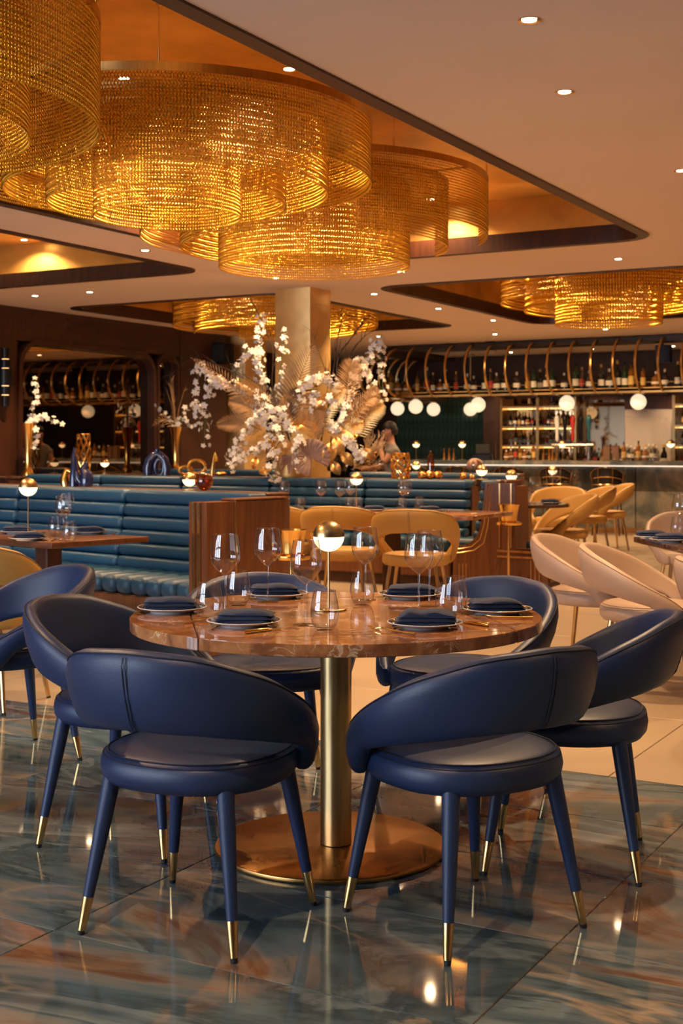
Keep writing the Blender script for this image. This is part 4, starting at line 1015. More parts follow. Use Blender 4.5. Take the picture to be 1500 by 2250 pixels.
# ================================================================== FLOWER ARRANGEMENT
FD = 13.45
fb_ = gold_on_long(640)
fa = thing('flower_arrangement', 'huge arrangement of white orchids, gold palm fronds and twigs at the gold column', 'flowers', fb_)
fo = Vector(fb_)
def fp(px, py, d=0.0): return PD(px, py, FD + d) - fo
MB().lathe([(.0001, 0), (.16, 0), (.165, .03), (.14, .12), (.17, .22), (.155, .22), (.12, .12)], 28).build('pot', 'gold_frond', fa)
MB().lathe([(.0001, 0), (.10, 0), (.13, .16), (.12, .17), (.09, .02)], 28, tuple(fp(740, 1035, .1))).build('pot', 'bottle_dark', fa)
SPR = [([(590, 900), (572, 820), (566, 750), (578, 690)], 34, .10), ([(470, 840), (440, 805), (434, 880), (440, 950)], 18, 0), ([(500, 850), (465, 838), (452, 900), (449, 980)], 24, 0),
       ([(600, 900), (612, 850), (620, 770), (626, 720)], 16, .1), ([(580, 830), (548, 770), (525, 800), (515, 830)], 16, .05), ([(580, 890), (540, 860), (500, 845), (465, 850)], 22, -.05),
       ([(600, 900), (560, 920), (530, 965), (505, 1005)], 28, -.15), ([(610, 950), (570, 985), (530, 1005), (500, 1030)], 24, -.2), ([(690, 900), (700, 830), (730, 838), (735, 860)], 22, -.1),
       ([(735, 870), (722, 890), (715, 930), (722, 945)], 14, -.1), ([(690, 830), (665, 850), (652, 885), (640, 905)], 16, -.15), ([(800, 830), (830, 745), (838, 810), (842, 890)], 24, .1),
       ([(740, 960), (765, 900), (778, 840), (790, 795), (815, 790)], 34, 0), ([(760, 960), (780, 985), (795, 1005), (770, 1025)], 20, -.25), ([(640, 950), (620, 905), (600, 920), (590, 960)], 22, -.2),
       ([(790, 800), (812, 830), (818, 870), (812, 895)], 12, .05), ([(620, 960), (600, 1000), (598, 1045), (612, 1050)], 16, -.3), ([(660, 960), (650, 985), (655, 1010), (658, 1030)], 12, -.3),
       ([(580, 880), (590, 930), (560, 900), (570, 860)], 18, -.1), ([(740, 945), (755, 920), (760, 900), (752, 880)], 16, -.12)]
for pts, nb, d in SPR: spray(fa, [fp(x, y, d - .12 + .05 * i) for i, (x, y) in enumerate(pts)], int(nb * 1.9), rnd, .065, 1.4)
for pts, r in (([(680, 1000), (735, 880), (742, 790), (770, 745), (815, 690)], .013), ([(700, 1000), (730, 830), (742, 740), (752, 700)], .010), ([(640, 980), (610, 900), (560, 840), (490, 808), (410, 812)], .010),
               ([(640, 980), (600, 860), (598, 760), (560, 672)], .009), ([(690, 950), (720, 850), (695, 760), (690, 740)], .007), ([(700, 960), (760, 800), (800, 740), (850, 715)], .008), ([(640, 990), (560, 850), (430, 790), (370, 830)], .007)):
    twig(fa, [fp(x, y, -.05 if x < 700 else .0) for x, y in pts], r, rnd, 'twig', 8, .3)
frond(fa, fp(630, 910, -.15), fp(690, 752, -.1), .02, .30, 34, 'grey_frond', fold=.1)
for (bx_, by_), (tx_, ty_), wd, mt_ in (((700, 930), (752, 862), .17, 'gold_frond'), ((740, 900), (680, 885), .14, 'gold_frond'), ((720, 950), (785, 965), .15, 'gold_frond'), ((770, 960), (845, 885), .20, 'gold_frond'),
                                  ((600, 905), (515, 835), .15, 'gold_frond'), ((560, 900), (418, 785), .13, 'tan_frond'), ((575, 945), (472, 935), .17, 'tan_frond'), ((640, 960), (600, 850), .2, 'grey_frond'),
                                  ((620, 1010), (650, 985), .14, 'gold_frond'), ((680, 930), (672, 865), .14, 'tan_frond'), ((800, 950), (825, 845), .16, 'tan_frond'), ((590, 930), (500, 880), .2, 'tan_frond'),
                                  ((760, 880), (775, 790), .2, 'tan_frond'), ((640, 900), (655, 860), .12, 'grey_frond'),
                                  ((700, 960), (640, 935), .15, 'gold_frond'), ((690, 970), (700, 900), .16, 'tan_frond'), ((730, 980), (800, 930), .17, 'gold_frond'), ((640, 1000), (560, 960), .15, 'gold_frond'),
                                  ((600, 1010), (520, 980), .13, 'tan_frond'), ((760, 930), (830, 870), .17, 'tan_frond'), ((700, 920), (760, 850), .16, 'gold_frond'), ((660, 940), (620, 870), .16, 'tan_frond')):
    frond(fa, fp(bx_, by_, -.12), fp(tx_, ty_, -.2), .06, wd, 26, mt_, fold=.3)
for k in range(16):        # pale feathery twigs on the right
    a = math.radians(rnd.uniform(5, 85)); L_ = rnd.uniform(40, 62)
    twig(fa, [fp(800, 1000, -.1), fp(800 + L_ * .5 * math.cos(a), 1000 - L_ * .5 * math.sin(a), -.12), fp(800 + L_ * math.cos(a), 1000 - L_ * math.sin(a) - 4, -.14)], .006, rnd, 'pale_twig', 9, .10)
def fan_leaf(px, py, r, mat, squash=1.0, rot=0.0, name='fan_leaf', cup=.06, pleat=.006, d=-.28):
    c = fp(px, py, d); b = MB(); n = 40; vs = [c]
    for k in range(n + 1):
        a = math.radians(-150 + 300 * k / n) + rot
        for f_ in (.5, 1.0):
            rr = r * f_ * (1 if f_ < 1 else 1 + .02 * (k % 2)); x = rr * math.sin(a) * squash; z = rr * math.cos(a); dep = cup * f_ ** 2 + (pleat if k % 2 else -pleat) * f_
            vs.append(c + CR_ * x + Vector((0, 0, z)) + Vector((SS, -CC, 0)) * dep)
    fs = []
    for k in range(n):
        i = 1 + 2 * k; fs += [(0, i, i + 2), (i, i + 1, i + 3, i + 2)]
    b.add(vs, fs); o = b.build(name, mat, fa, smooth=30)
    sm = o.modifiers.new('thick', 'SOLIDIFY'); sm.thickness = .003
fan_leaf(684, 1005, .19, 'mauve_leaf', 1.0, -.5); fan_leaf(630, 1020, .10, 'mauve_leaf', .8, .3, d=-.2)
for px, py, r, rot in ((722, 1000, .17, .3), (745, 985, .15, -.4), (765, 1010, .13, -.8), (735, 1025, .12, 2.6), (812, 1000, .12, -.9), (580, 1035, .10, 1.2), (560, 1020, .09, .2)):
    c = fp(px, py, -.25); b = MB(); n = 12; vs = []
    for k in range(n + 1):
        u = k / n; wv = r * .42 * math.sin(PI * min(1, u * .97 + .02)) ** .8
        ax_ = CR_ * math.sin(rot) + Vector((0, 0, math.cos(rot))); sd = CR_ * math.cos(rot) - Vector((0, 0, math.sin(rot))); out = Vector((SS, -CC, 0))
        p = c + ax_ * (r * 1.4 * (u - .4)) + out * (.06 * math.sin(PI * u))
        vs += [p - sd * wv + out * .02, p - out * .012, p + sd * wv + out * .02]
    b.add(vs, [(3 * k + q, 3 * k + q + 1, 3 * k + q + 4, 3 * k + q + 3) for k in range(n) for q in range(2)])
    o = b.build('broad_leaf', 'gold_frond', fa, smooth=60); sm = o.modifiers.new('thick', 'SOLIDIFY'); sm.thickness = .003
for k in range(10):
    twig(fa, [fp(775, 1030, -.2), fp(790 + 3 * k, 1010 + rnd.uniform(-8, 20), -.25), fp(800 + 5 * k, 1005 + rnd.uniform(-20, 35), -.25)], .004, rnd, 'gold_frond', 6, .08)

# ================================================================== BAR
BX0, BX1, BYF = -10.6, -0.5, 19.5
bar = thing('bar_counter', 'long onyx-fronted bar with grey stone top and lit underside', 'bar', (0, 0, 0))
def bar_outline(o, rr):     # plan with a rounded left end; o = outward offset
    pts = [(BX1, BYF - o)]; cx, cy_ = BX0 + 1.0, BYF + 1.0
    for k in range(13):
        a = math.radians(270 - 90 * k / 12); pts.append((cx + (1.0 + o) * math.cos(a), cy_ + (1.0 + o) * math.sin(a)))
    pts += [(BX0 - o, BYF + 2.0), (BX0 + .6 , BYF + 2.0)]
    for k in range(13):
        a = math.radians(180 + 90 * k / 12); pts.append((cx + .4 * math.cos(a), cy_ + .4 * math.sin(a)))
    pts += [(BX1, BYF + .6)]
    return pts
MB().prism(bar_outline(0, 0), .0, 1.015).build('bar_front', 'onyx_bar', bar)
MB().prism(bar_outline(.22, 0), 1.035, 1.10).build('counter_top', 'onyx_bar', bar)
MB().prism(bar_outline(.04, 0), 1.015, 1.035).build('led_strip', 'led', bar)
MB().prism([(x, y - .001) for x, y in bar_outline(.03, 0)], 0, .08).build('kick_plate', 'brushed_brass', bar)
# onyx slabs of the front, with brass joints
for k in range(7):
    xx = BX0 + 1.0 + 1.25 * k; MB().span(xx - .005, xx + .005, BYF - .006, BYF, .08, 1.0).build('joint_strip', 'bottle_dark', bar, smooth=None)
# ---- overhead bottle rack
RKZ = 2.16
rk = thing('bottle_rack', 'curved brass-ribbed bottle rack hanging over the bar', 'bottle rack', (0, 0, 0))
def rack_path(s, o=0.0):    # s metres from the right end, o = outward offset; straight run then a quarter turn
    L = 8.75; x_end = BX1 - 0.4; cx, cy_, R = x_end - L, BYF - .05 + .95, .95
    if s <= L: return Vector((x_end - s, BYF - .05 - o, 0)), Vector((0, -1, 0))
    a = (s - L) / R; d = Vector((-math.sin(a), -math.cos(a), 0)); 
    if a <= PI / 2: return Vector((cx, cy_, 0)) + d * (R + o), d
    return Vector((cx - R - o, cy_ + (a - PI / 2) * R, 0)), Vector((-1, 0, 0))
SMAX = 8.75 + .95 * PI / 2 + 1.6
S = np.linspace(0, SMAX, 60)
def band(o0, o1, z0, z1):
    b = MB(); vs = []
    for s in S:
        p, d = rack_path(s); vs += [p + d * o1 + Vector((0, 0, z0)), p + d * o1 + Vector((0, 0, z1)), p - d * o0 + Vector((0, 0, z1)), p - d * o0 + Vector((0, 0, z0))]
    n = len(S); fs = [(4 * i + q, 4 * i + (q + 1) % 4, 4 * i + 4 + (q + 1) % 4, 4 * i + 4 + q) for i in range(n - 1) for q in range(4)] + [(0, 1, 2, 3), (4 * n - 1, 4 * n - 2, 4 * n - 3, 4 * n - 4)]
    b.add(vs, fs); return b
band(.45, .10, RKZ, RKZ + .035).build('shelf', 'rack_brass', rk)
band(-.085, .10, RKZ - .03, RKZ + .05).build('shelf_edge', 'rack_brass', rk)
band(.45, .02, 2.90, 2.985).build('canopy', 'dark_canopy', rk)
band(.42, -.38, RKZ - .03, RKZ).build('under_trim', 'walnut', rk)
band(-.055, .06, RKZ + .125, RKZ + .130).build('guard_rail', 'rack_brass', rk)
s = .35; ribs = []
while s < SMAX:
    p, d = rack_path(s); pr = [(-.32, 2.95), (-.05, 2.955), (.16, 2.90), (.30, 2.76), (.36, 2.58), (.34, 2.42), (.27, 2.29), (.16, 2.19), (.06, 2.15), (-.10, 2.135)]
    MB().tube(catmull([p + d * o + Vector((0, 0, z)) for o, z in pr], 26), .021, 8).build('rib', 'rack_brass', rk); s += .345
for s_ in (4.3, 7.3):
    p, d = rack_path(s_); MB().lathe([(.025, 2.985), (.025, ZC)], 10, tuple(p)).box((p.x, p.y, 2.992), (.12, .12, .012)).build('ceiling_mount', 'black_metal', rk)
for s_ in (1.5, 4.6):
    p, d = rack_path(s_, -.3); t = thing('rack_speaker', 'dark loudspeaker hung inside the bottle rack', 'speaker', (p.x, p.y, 2.60), .2, 'loudspeakers in the bottle rack')
    MB().prism([(-.10, -.09), (.10, -.09), (.13, .09), (-.13, .09)], 0, .26).build('cabinet', 'black_metal', t); MB().tube([(0, 0, .26), (0, 0, .305)], .012, 6).build('bracket', 'black_metal', t)

# ---- bottles
def bottle(kind, mat, prof, lab, capm, label):
    t = thing('bottle', label, 'bottle', (0, 0, 0))
    MB().lathe(prof, 12).build('glass_body', mat, t, smooth=50)
    r = max(p[0] for p in prof); zb = prof[2][1]
    if lab: MB().lathe([(r + .0008, .05), (r + .0008, min(.15, zb * .75))], 12).build('paper_label', lab, t)
    r2, z2 = prof[-1]; MB().lathe([(.0001, z2 + .03), (.013, z2 + .03), (.0145, z2 + .028), (.0145, z2 - .01)], 10).build('cap', capm, t)
    return t
wine_p = [(.0001, 0), (.036, 0), (.037, .17), (.030, .205), (.014, .235), (.0125, .29)]
gin_p = [(.0001, 0), (.044, 0), (.045, .14), (.040, .165), (.016, .185), (.015, .215)]
tall_p = [(.0001, 0), (.034, 0), (.036, .20), (.028, .235), (.014, .25), (.0135, .285)]
sq_p = [(.0001, 0), (.050, 0), (.052, .10), (.046, .125), (.017, .14), (.016, .165)]
BK = [bottle('a', 'bottle_dark', wine_p, 'paper_label', 'paper_gold', 'dark glass bottle with a pale label'),
      bottle('b', 'bottle_clear', gin_p, 'paper_label', 'white_plastic', 'clear squat bottle with a white label'),
      bottle('c', 'bottle_amber', tall_p, 'paper_gold', 'black_rubber', 'amber bottle with a gold label'),
      bottle('d', 'bottle_green', wine_p, 'paper_label', 'black_rubber', 'green glass bottle with a pale label'),
      bottle('e', 'bottle_clear', tall_p, 'paper_red', 'paper_gold', 'clear tall bottle with a red label'),
      bottle('f', 'bottle_amber', sq_p, 'paper_label', 'white_plastic', 'short wide amber decanter bottle')]
BL = [b['label'] for b in BK]
BR = [.037, .045, .036, .037, .036, .052]
def put_bottle(k, loc, where, sc_=1.0): put(BK[k], loc, rnd.uniform(0, 6), BL[k] + ' ' + where, 'bottles ' + where, sc_)
s = .3
while s < SMAX - .2:
    k = rnd.choice([0, 1, 1, 4, 2, 3, 5, 0, 1]); f_ = rnd.uniform(1.05, 1.4); s += BR[k] * f_
    p, d = rack_path(s, -.06 - rnd.random() * .04); put_bottle(k, (p.x, p.y, RKZ + .0355), 'on the rack above the bar', f_); s += BR[k] * f_ + rnd.choice([.012, .015, .02, .09])
# ---- back bar: lit shelf towers, mirror, panel coloured as a pale mirror reflection
def shelf_tower(x0, x1, label, zs):
    t = thing('shelf_unit', label, 'shelf', ((x0 + x1) / 2, YB - .02, 0)); hw = (x1 - x0) / 2
    MB().span(-hw, hw, -.30, 0, 0, .95).build('cabinet', 'dark_walnut', t, smooth=None)
    MB().span(-hw, hw, -.012, 0, .95, 2.2).build('back_panel', 'bronze_mirror', t, smooth=None)
    for z in zs:
        MB().span(-hw, hw, -.28, -.012, z, z + .03).build('shelf_board', 'brass', t, smooth=None)
        MB().span(-hw + .03, hw - .03, -.03, -.018, z - .02, z - .005).build('light_strip', 'shelf_glow', t, smooth=None)
    for xx in (-hw, -hw * .0, hw): MB().span(xx - .025, xx + .025, -.29, -.012, .95, 2.2).build('upright', 'brass', t, smooth=None)
    return t
Z1 = (.98, 1.32, 1.66, 2.02)
shelf_tower(-9.15, -7.75, 'brass shelf tower full of lit bottles behind the bar', Z1)
shelf_tower(-6.0, -4.4, 'brass shelf tower beside the pale reflection panel', Z1)
for (x0, x1, wh) in ((-9.05, -7.85, 'on the lit shelf tower'), (-5.9, -4.5, 'on the shelf tower beside the pale reflection panel')):
    for z in Z1[:3]:
        x = x0
        while x < x1 - .05:
            k = rnd.choice([1, 2, 4, 5, 0, 2]); f_ = rnd.uniform(.8, 1.0); x += BR[k] * f_
            if abs(x - (x0 + x1) / 2) > .034 + BR[k] * f_ * 1.05 and x + BR[k] * f_ < x1: put_bottle(k, (x, YB - .16 - rnd.random() * .03, z + .031), wh, f_)
            x += BR[k] * f_ + .012
bm_m = thing('bar_mirror', 'bronze mirror panel behind the beer taps', 'mirror', (-7.32, YB - .01, 0))
MB().span(-.38, .38, -.01, 0, 1.0, 2.15).build('glass_pane', 'bronze_mirror', bm_m, smooth=None); MB().span(-.4, .4, -.016, -.004, 2.15, 2.2).build('top_rail', 'dark_walnut', bm_m, smooth=None)
mp_ = thing('reflection_panel', 'pale veined panel painted as a mirror reflection behind the back bar bottles', 'wall panel', (-6.475, YB - .01, 0))  # solid panel with the reflection of a pale wall put into its colour
MB().span(-.46, .46, -.01, 0, 1.0, 1.98).build('slab', 'pale_reflection', mp_, smooth=None); MB().span(-.46, .46, -.02, -.002, 1.98, 2.2).build('top_rail', 'dark_walnut', mp_, smooth=None)
bb = thing('back_counter', 'dark back counter under the pale reflection panel', 'counter', (-6.88, YB - .03, 0))
MB().span(-.8, .8, -.45, 0, 0, .92).build('cabinet', 'dark_walnut', bb, smooth=None); MB().span(-.81, .81, -.47, 0, .92, .96).build('counter_slab', 'dark_marble', bb, smooth=None)
for k in range(30):
    put_bottle(rnd.choice([0, 3, 0, 2, 1, 4, 3]), (-7.62 + .051 * k, YB - .12 - .12 * (k % 3), .961), 'on the back counter', rnd.uniform(.95, 1.3))
dc = thing('dark_cabinet', 'tall dark brown cabinet between green tiles and lit shelves', 'cabinet', (-9.345, YB - .02, 0))
MB().span(-.16, .16, -.3, 0, 0, 2.5).build('body', 'dark_wall', dc, smooth=None); MB().span(-.14, .14, -.315, -.3, .1, 2.4).build('door', 'dark_wall', dc, smooth=None); MB().span(.10, .115, -.335, -.315, 1.1, 1.4).build('handle', 'brass', dc, smooth=None)
# ---- things on the bar counter
CZ = 1.101
def on_bar(px, dy=.2):
    k = (px - 750) / F; y = BYF + dy; yc = y / (k * SS + CC); x, yy = CW(k * yc, yc); return (x, yy, CZ)
for px, lab in ((914, 'ball lamp on the bar beside the green tiles'), (1015, 'ball lamp on the bar in front of the dark cabinet'), (1235, 'ball lamp on the bar in front of the beer taps'), (1473, 'ball lamp on the bar beside the clear bottles and brass shelf tower')):
    ball_lamp(lab, .26, on_bar(px, -.02), .058)
tap_t = thing('beer_tap_rail', 'steel beer tap rail with five tall coloured handles on the bar', 'beer taps', on_bar(1258, .30))
MB().tube([(-.34, 0, .24), (.34, 0, .24)], .035, 10).build('rail', 'steel', tap_t)
for xx in (-.26, .26): MB().lathe([(.06, 0), (.036, .02), (.034, .24)], 14, (xx, 0, 0)).build('post', 'steel', tap_t)
for k, m_ in enumerate(('tap_white', 'black_metal', 'tap_red', 'black_metal', 'tap_teal')):
    xx = -.26 + .13 * k
    h_ = MB().lathe([(.014, .30), (.028, .35), (.022, .48), (.040, .60), (.044, .66), (.028, .71), (.0001, .72)], 12, (xx, 0, 0)).build('tap_handle', m_, tap_t, smooth=60)
    MB().tube([(xx, -.02, .24), (xx, -.10, .22), (xx, -.11, .12)], .012, 8).tube([(xx, 0, .26), (xx, 0, .31)], .012, 8).build('spout', 'steel', tap_t)
for px in (975, 986, 996, 1193, 1206, 1213, 1222):
    t = thing('jigger', 'slim polished gold bar jigger standing on the bar', 'jigger', on_bar(px, .12), 0, 'gold jiggers on the bar')
    MB().lathe([(.0001, 0), (.028, 0), (.028, .004), (.013, .10), (.010, .12)], 14).build('lower_cup', 'gold', t); MB().lathe([(.010, .12), (.016, .19), (.013, .19), (.008, .122)], 14).build('upper_cup', 'gold', t)
for px, dy, s_ in ((1060, .35, 1.0), (1333, .3, .9), (1352, .3, .9)):
    t = thing('storage_box', ('brown leatherette box on the bar beside the tap rail' if px == 1333 else 'brown leatherette box on the bar beside the clear bottles') if px > 1200 else 'black order terminal box on the bar', 'box', on_bar(px, dy), .2)
    if px > 1200: MB().rbox(-.055, .055, -.05, .05, 0, .22, .008, 1).build('body', 'box_brown', t); MB().rbox(-.058, .058, -.053, .053, .22, .235, .005, 1).build('lid', 'box_brown', t)
    else: MB().rbox(-.16, .16, -.1, .1, 0, .09, .01, 1).build('body', 'black_metal', t); b_ = MB().rbox(-.12, .12, -.015, .015, .10, .26, .008, 1).build('screen', 'black_rubber', t)
for k, px in enumerate((1370, 1386, 1402, 1418, 1434, 1378, 1394, 1410, 1426, 1442)):
    put_bottle(rnd.choice([1, 4, 1, 2, 5]), on_bar(px, .26 + .15 * (k // 5)), 'standing on the bar', rnd.uniform(.9, 1.1))
for k, px in enumerate((1112, 1122, 1132, 1142, 1152, 1162, 1172)): put_bottle(rnd.choice([1, 2, 4, 5]), on_bar(px, .32 + .12 * (k % 2)), 'standing on the bar', rnd.uniform(.7, .95))
for k, px in enumerate((1350, 1365, 1380, 1398, 1412, 1426, 1440)): put(tu0, on_bar(px, .02 + .06 * (k % 2)), 0, 'clear tumbler standing on the bar', 'tumblers on the bar', 1.1)
for k in range(8):
    t = put(wg0, (-7.55 + .13 * k, BYF + .28, RKZ - .031), 0, 'wine glass hanging upside down under the bottle rack', 'glasses hanging under the rack'); t.rotation_euler = (PI, 0, 0)
# ---- globe pendants
def at_y(px, y): k = (px - 750) / F; yc = y / (k * SS + CC); return CW(k * yc, yc)
for px, y, zt in ((1245, 19.62, 2.131), (1402, 19.62, 2.131), (1050, 19.65, 2.131), (913, 20.0, 2.131), (873, 20.9, 2.131), (952, 21.6, 2.131), (1033, 21.9, ZC)):
    x, y = at_y(px, y); r_ = .122
    t = thing('globe_pendant', 'round white glass globe lamp hanging under the bottle rack' if zt < 2.9 else 'round white glass globe on a long brass rod behind the bottle rack', 'pendant lamp', (x, y, 0), 0, 'white globe pendants at the bar')
    MB().sphere((0, 0, 2.0), r_, 24, 14).build('globe', 'globe_white', t, smooth=80)
    MB().lathe([(.0001, zt), (.07, zt), (.07, zt - .009), (.012, zt - .015), (.012, 2.0 + r_ - .01)], 20).build('ceiling_rose', 'brass', t)
# ---- bar stools
def bar_stool(label, loc, rz, proto=[]):
    if proto: return copy_tree(proto[0], loc, rz, label)
    t = thing('bar_stool', label, 'bar stool', loc, rz, 'black bar stools with brass cage backs'); proto.append(t)
    MB().lathe([(.0001, .68), (.21, .68), (.225, .70), (.225, .74), (.20, .76), (.0001, .765)], 28).build('seat', 'black_leather', t, smooth=50)
    b = MB(); vs = []; n = 24
    for i in range(n + 1):
        a = math.radians(-100 + 200 * i / n); top = .80 + .22 * math.cos(a * .75) ** 1.2
        for r_, z in ((.225, .72), (.25, top), (.23, top), (.205, .72)): vs.append((r_ * math.sin(a), r_ * math.cos(a), z))
    b.add(vs, [(4 * i + q, 4 * i + (q + 1) % 4, 4 * i + 4 + (q + 1) % 4, 4 * i + 4 + q) for i in range(n) for q in range(4)] + [(3, 2, 1, 0), (4 * n, 4 * n + 1, 4 * n + 2, 4 * n + 3)]).build('backrest', 'black_leather', t, smooth=50)
    for f_ in (.12, .5, .97):
        MB().tube([((.232 + .026 * f_) * math.sin(math.radians(-100 + 200 * i / 30)), (.232 + .026 * f_) * math.cos(math.radians(-100 + 200 * i / 30)), .72 + (.08 + .22 * math.cos(math.radians(-100 + 200 * i / 30) * .75) ** 1.2) * f_) for i in range(31)], .007, 6).build('brass_hoop', 'brass', t)
    for a in (-70, -25, 25, 70):
        ar = math.radians(a); tp = .80 + .22 * math.cos(ar * .75) ** 1.2
        MB().tube([(.234 * math.sin(ar), .234 * math.cos(ar), .70), (.258 * math.sin(ar), .258 * math.cos(ar), tp)], .006, 6).build('brass_bar', 'brass', t)
    for sx in (-1, 1):
        for sy in (-1, 1): MB().tube([(sx * .15, sy * .15, .69), (sx * .20, sy * .20, 0)], [.014, .010], 8).build('leg', 'dark_walnut', t)
    MB().tube([(.19 * math.cos(2 * PI * k / 24), .19 * math.sin(2 * PI * k / 24), .25) for k in range(24)], .008, 6, closed=True).build('foot_ring', 'brass', t)
    return t
for px, lab in ((1335, 'black bar stool with brass cage back, fully visible at the onyx bar front'), (1222, 'black bar stool with brass cage back behind the small round table lamp'), (1120, 'black bar stool with brass cage back behind the wire knot and small tables'),
                (1012, 'black bar stool seen above the banquette, near the rose ceramic knot'), (918, 'black bar stool seen above the banquette, near the lattice vase')):
    p = on_bar(px, -.52); bar_stool(lab, (p[0], p[1], 0), PI + .15)

# ================================================================== PERSON at the bar's left end
pp = PD(866, 984, 17.7); pstool = thing('stool', 'plain dark stool under the seated person', 'stool', (pp.x, pp.y, 0))
MB().lathe([(.0001, .70), (.17, .70), (.18, .72), (.17, .745), (.0001, .75)], 20).build('seat', 'black_leather', pstool)
for k in range(4): a = PI / 4 + k * PI / 2; MB().tube([(.12 * math.cos(a), .12 * math.sin(a), .71), (.17 * math.cos(a), .17 * math.sin(a), 0)], .012, 8).build('leg', 'black_metal', pstool)
per = thing('person', 'person in a grey shirt sitting with one hand against the cheek, half behind the flowers', 'person', (pp.x, pp.y, 0), HEAD)
def skin_body(name, joints, edges, mat, parent, root=0, sub=2):
    me = bpy.data.meshes.new(name); me.from_pydata([j[0] for j in joints], edges, []); o = link(name, me, parent)
    md = o.modifiers.new('skin', 'SKIN'); lay = me.skin_vertices[0]
    for i, j in enumerate(joints):
        r_ = j[1] if isinstance(j[1], tuple) else (j[1], j[1]); lay.data[i].radius = r_; lay.data[i].use_root = (i == root)
    md.use_smooth_shade = True; s2 = o.modifiers.new('sub', 'SUBSURF'); s2.levels = sub; s2.render_levels = sub
    me.materials.append(M[mat]); return o
# local frame: x = right in the picture, y = away from the camera; the person faces left
J = [((0, 0, .86), (.13, .15)), ((0, 0, 1.02), (.12, .14)), ((-.02, 0, 1.18), (.12, .16)), ((-.03, 0, 1.30), (.09, .15)), ((-.05, 0, 1.38), (.052, .055)), ((-.07, 0, 1.46), (.075, .07)), ((-.075, 0, 1.54), (.085, .075)), ((-.06, 0, 1.60), (.055, .05)),
     ((-.03, -.17, 1.28), (.055, .055)), ((-.14, -.22, 1.10), (.045, .045)), ((-.20, -.12, 1.30), (.034, .034)), ((-.175, -.08, 1.40), (.028, .036)),
     ((-.03, .17, 1.28), (.055, .055)), ((-.12, .22, 1.05), (.045, .045)), ((-.33, .12, 1.02), (.034, .034)), ((-.42, .08, 1.02), (.03, .04)),
     ((0, -.10, .83), (.095, .095)), ((-.38, -.12, .80), (.068, .068)), ((-.33, -.12, .42), (.048, .05)), ((-.33, -.12, .33), (.035, .035)), ((-.45, -.12, .30), (.03, .04)),
     ((0, .10, .83), (.095, .095)), ((-.38, .12, .80), (.068, .068)), ((-.33, .12, .42), (.048, .05)), ((-.33, .12, .33), (.035, .035)), ((-.45, .12, .30), (.03, .04))]
E = [(0, 1), (1, 2), (2, 3), (3, 4), (4, 5), (5, 6), (6, 7), (3, 8), (8, 9), (9, 10), (10, 11), (3, 12), (12, 13), (13, 14), (14, 15), (0, 16), (16, 17), (17, 18), (18, 19), (19, 20), (0, 21), (21, 22), (22, 23), (23, 24), (24, 25)]
nj = len(J)
for hand, (hx, hy, hz), up in ((11, (-.17, -.075, 1.43), Vector((.25, .05, 1))), (15, (-.45, .08, 1.02), Vector((-1, 0, -.05)))):
    up = up.normalized()
    for f_ in range(4):
        o_ = Vector((0, -.024 + .016 * f_, 0)); ln = (.055, .065, .062, .05)[f_]; p0 = Vector((hx, hy, hz)) + o_
        J += [(tuple(p0), (.0095, .0095)), (tuple(p0 + up * ln * .55 + Vector((.012, 0, 0))), (.0085, .0085)), (tuple(p0 + up * ln + Vector((.03, 0, -.004))), (.007, .007))]
        i = len(J) - 3; E += [(hand, i), (i, i + 1), (i + 1, i + 2)]
    p0 = Vector((hx, hy - .03, hz - .03)); J += [(tuple(p0), (.011, .011)), (tuple(p0 + Vector((.03, -.012, .035))), (.009, .009))]; i = len(J) - 2; E += [(hand, i), (i, i + 1)]
body = skin_body('body', J, E, 'skin', per)
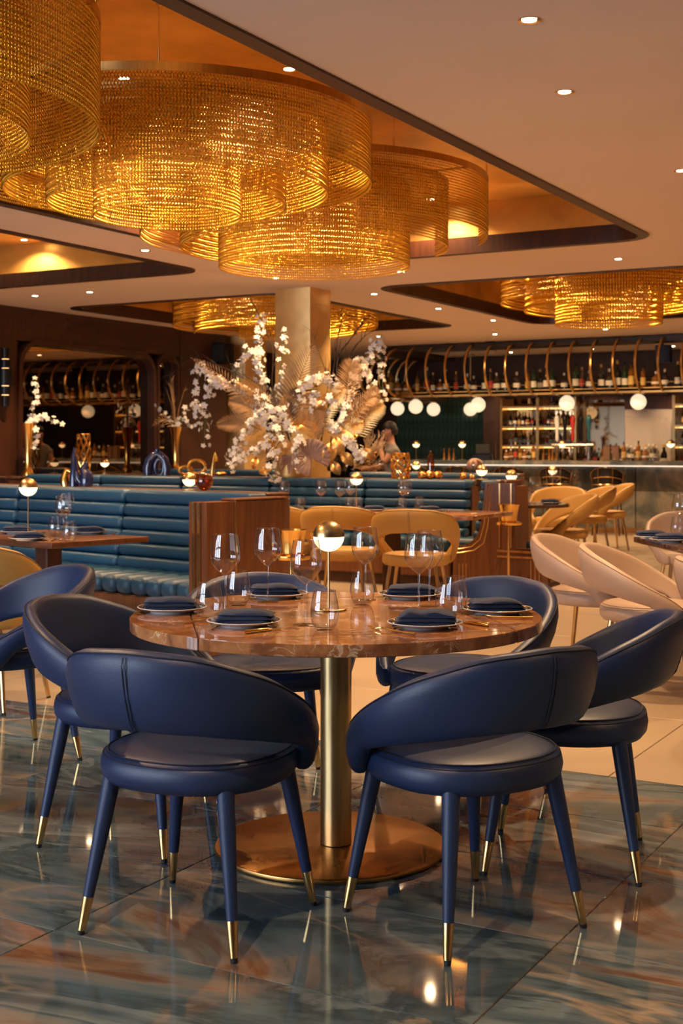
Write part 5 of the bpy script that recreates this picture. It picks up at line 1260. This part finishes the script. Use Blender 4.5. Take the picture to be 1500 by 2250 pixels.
shirt = skin_body('shirt', [((0, 0, .82), (.15, .17)), ((0, 0, 1.02), (.135, .16)), ((-.02, 0, 1.18), (.135, .175)), ((-.03, 0, 1.31), (.10, .165)), ((-.03, -.18, 1.28), (.07, .07)), ((-.09, -.205, 1.19), (.064, .064)), ((-.03, .18, 1.28), (.07, .07)), ((-.08, .205, 1.18), (.064, .064)), ((-.045, 0, 1.355), (.066, .068))],
                  [(0, 1), (1, 2), (2, 3), (3, 4), (4, 5), (3, 6), (6, 7), (3, 8)], 'grey_shirt', per)
skin_body('trousers', [((0, 0, .86), (.145, .165)), ((0, -.10, .83), (.108, .108)), ((-.38, -.12, .80), (.08, .08)), ((-.33, -.12, .40), (.062, .062)), ((0, .10, .83), (.108, .108)), ((-.38, .12, .80), (.08, .08)), ((-.33, .12, .40), (.062, .062))],
          [(0, 1), (1, 2), (2, 3), (0, 4), (4, 5), (5, 6)], 'trousers', per)
MB().sphere((-.058, 0, 1.572), .094, 18, 10, -.1, 1, (1.0, .92, .95)).sphere((-.02, 0, 1.535), .075, 16, 10, -.8, 1, (.95, 1.05, 1.0)).build('hair', 'hair', per, smooth=80)
for s in (-1, 1):
    MB().sphere((-.148, s * .030, 1.525), .011, 10, 6).build('eye', 'eye_white', per, smooth=80)
    MB().sphere((-.06, s * .078, 1.51), .02, 10, 6, -1, 1, (.7, .4, 1.3)).build('ear', 'skin', per, smooth=80)
    MB().rbox(-.45 - .10, -.27, s * .12 - .045, s * .12 + .045, .255, .31, .02, 2).build('shoe', 'black_leather', per)
MB().tube([(-.150, 0, 1.53), (-.172, 0, 1.495), (-.155, 0, 1.485)], [.010, .014, .008], 8).build('nose', 'skin', per, smooth=80)
MB().rbox(-.152, -.140, -.025, .025, 1.455, 1.468, .005, 2).build('mouth', 'rose_ceramic', per)

# ---- put the anchors of the long things at their bases
bpy.context.view_layer.update()
def rebase(t):
    P = [c.matrix_world @ Vector(v) for c in t.children for v in c.bound_box]
    d = Vector(((min(p.x for p in P) + max(p.x for p in P)) / 2, (min(p.y for p in P) + max(p.y for p in P)) / 2, min(p.z for p in P)))
    t.location = d
    for c in t.children: c.location = c.location - d
for t in (bar, rk, mw): rebase(t)
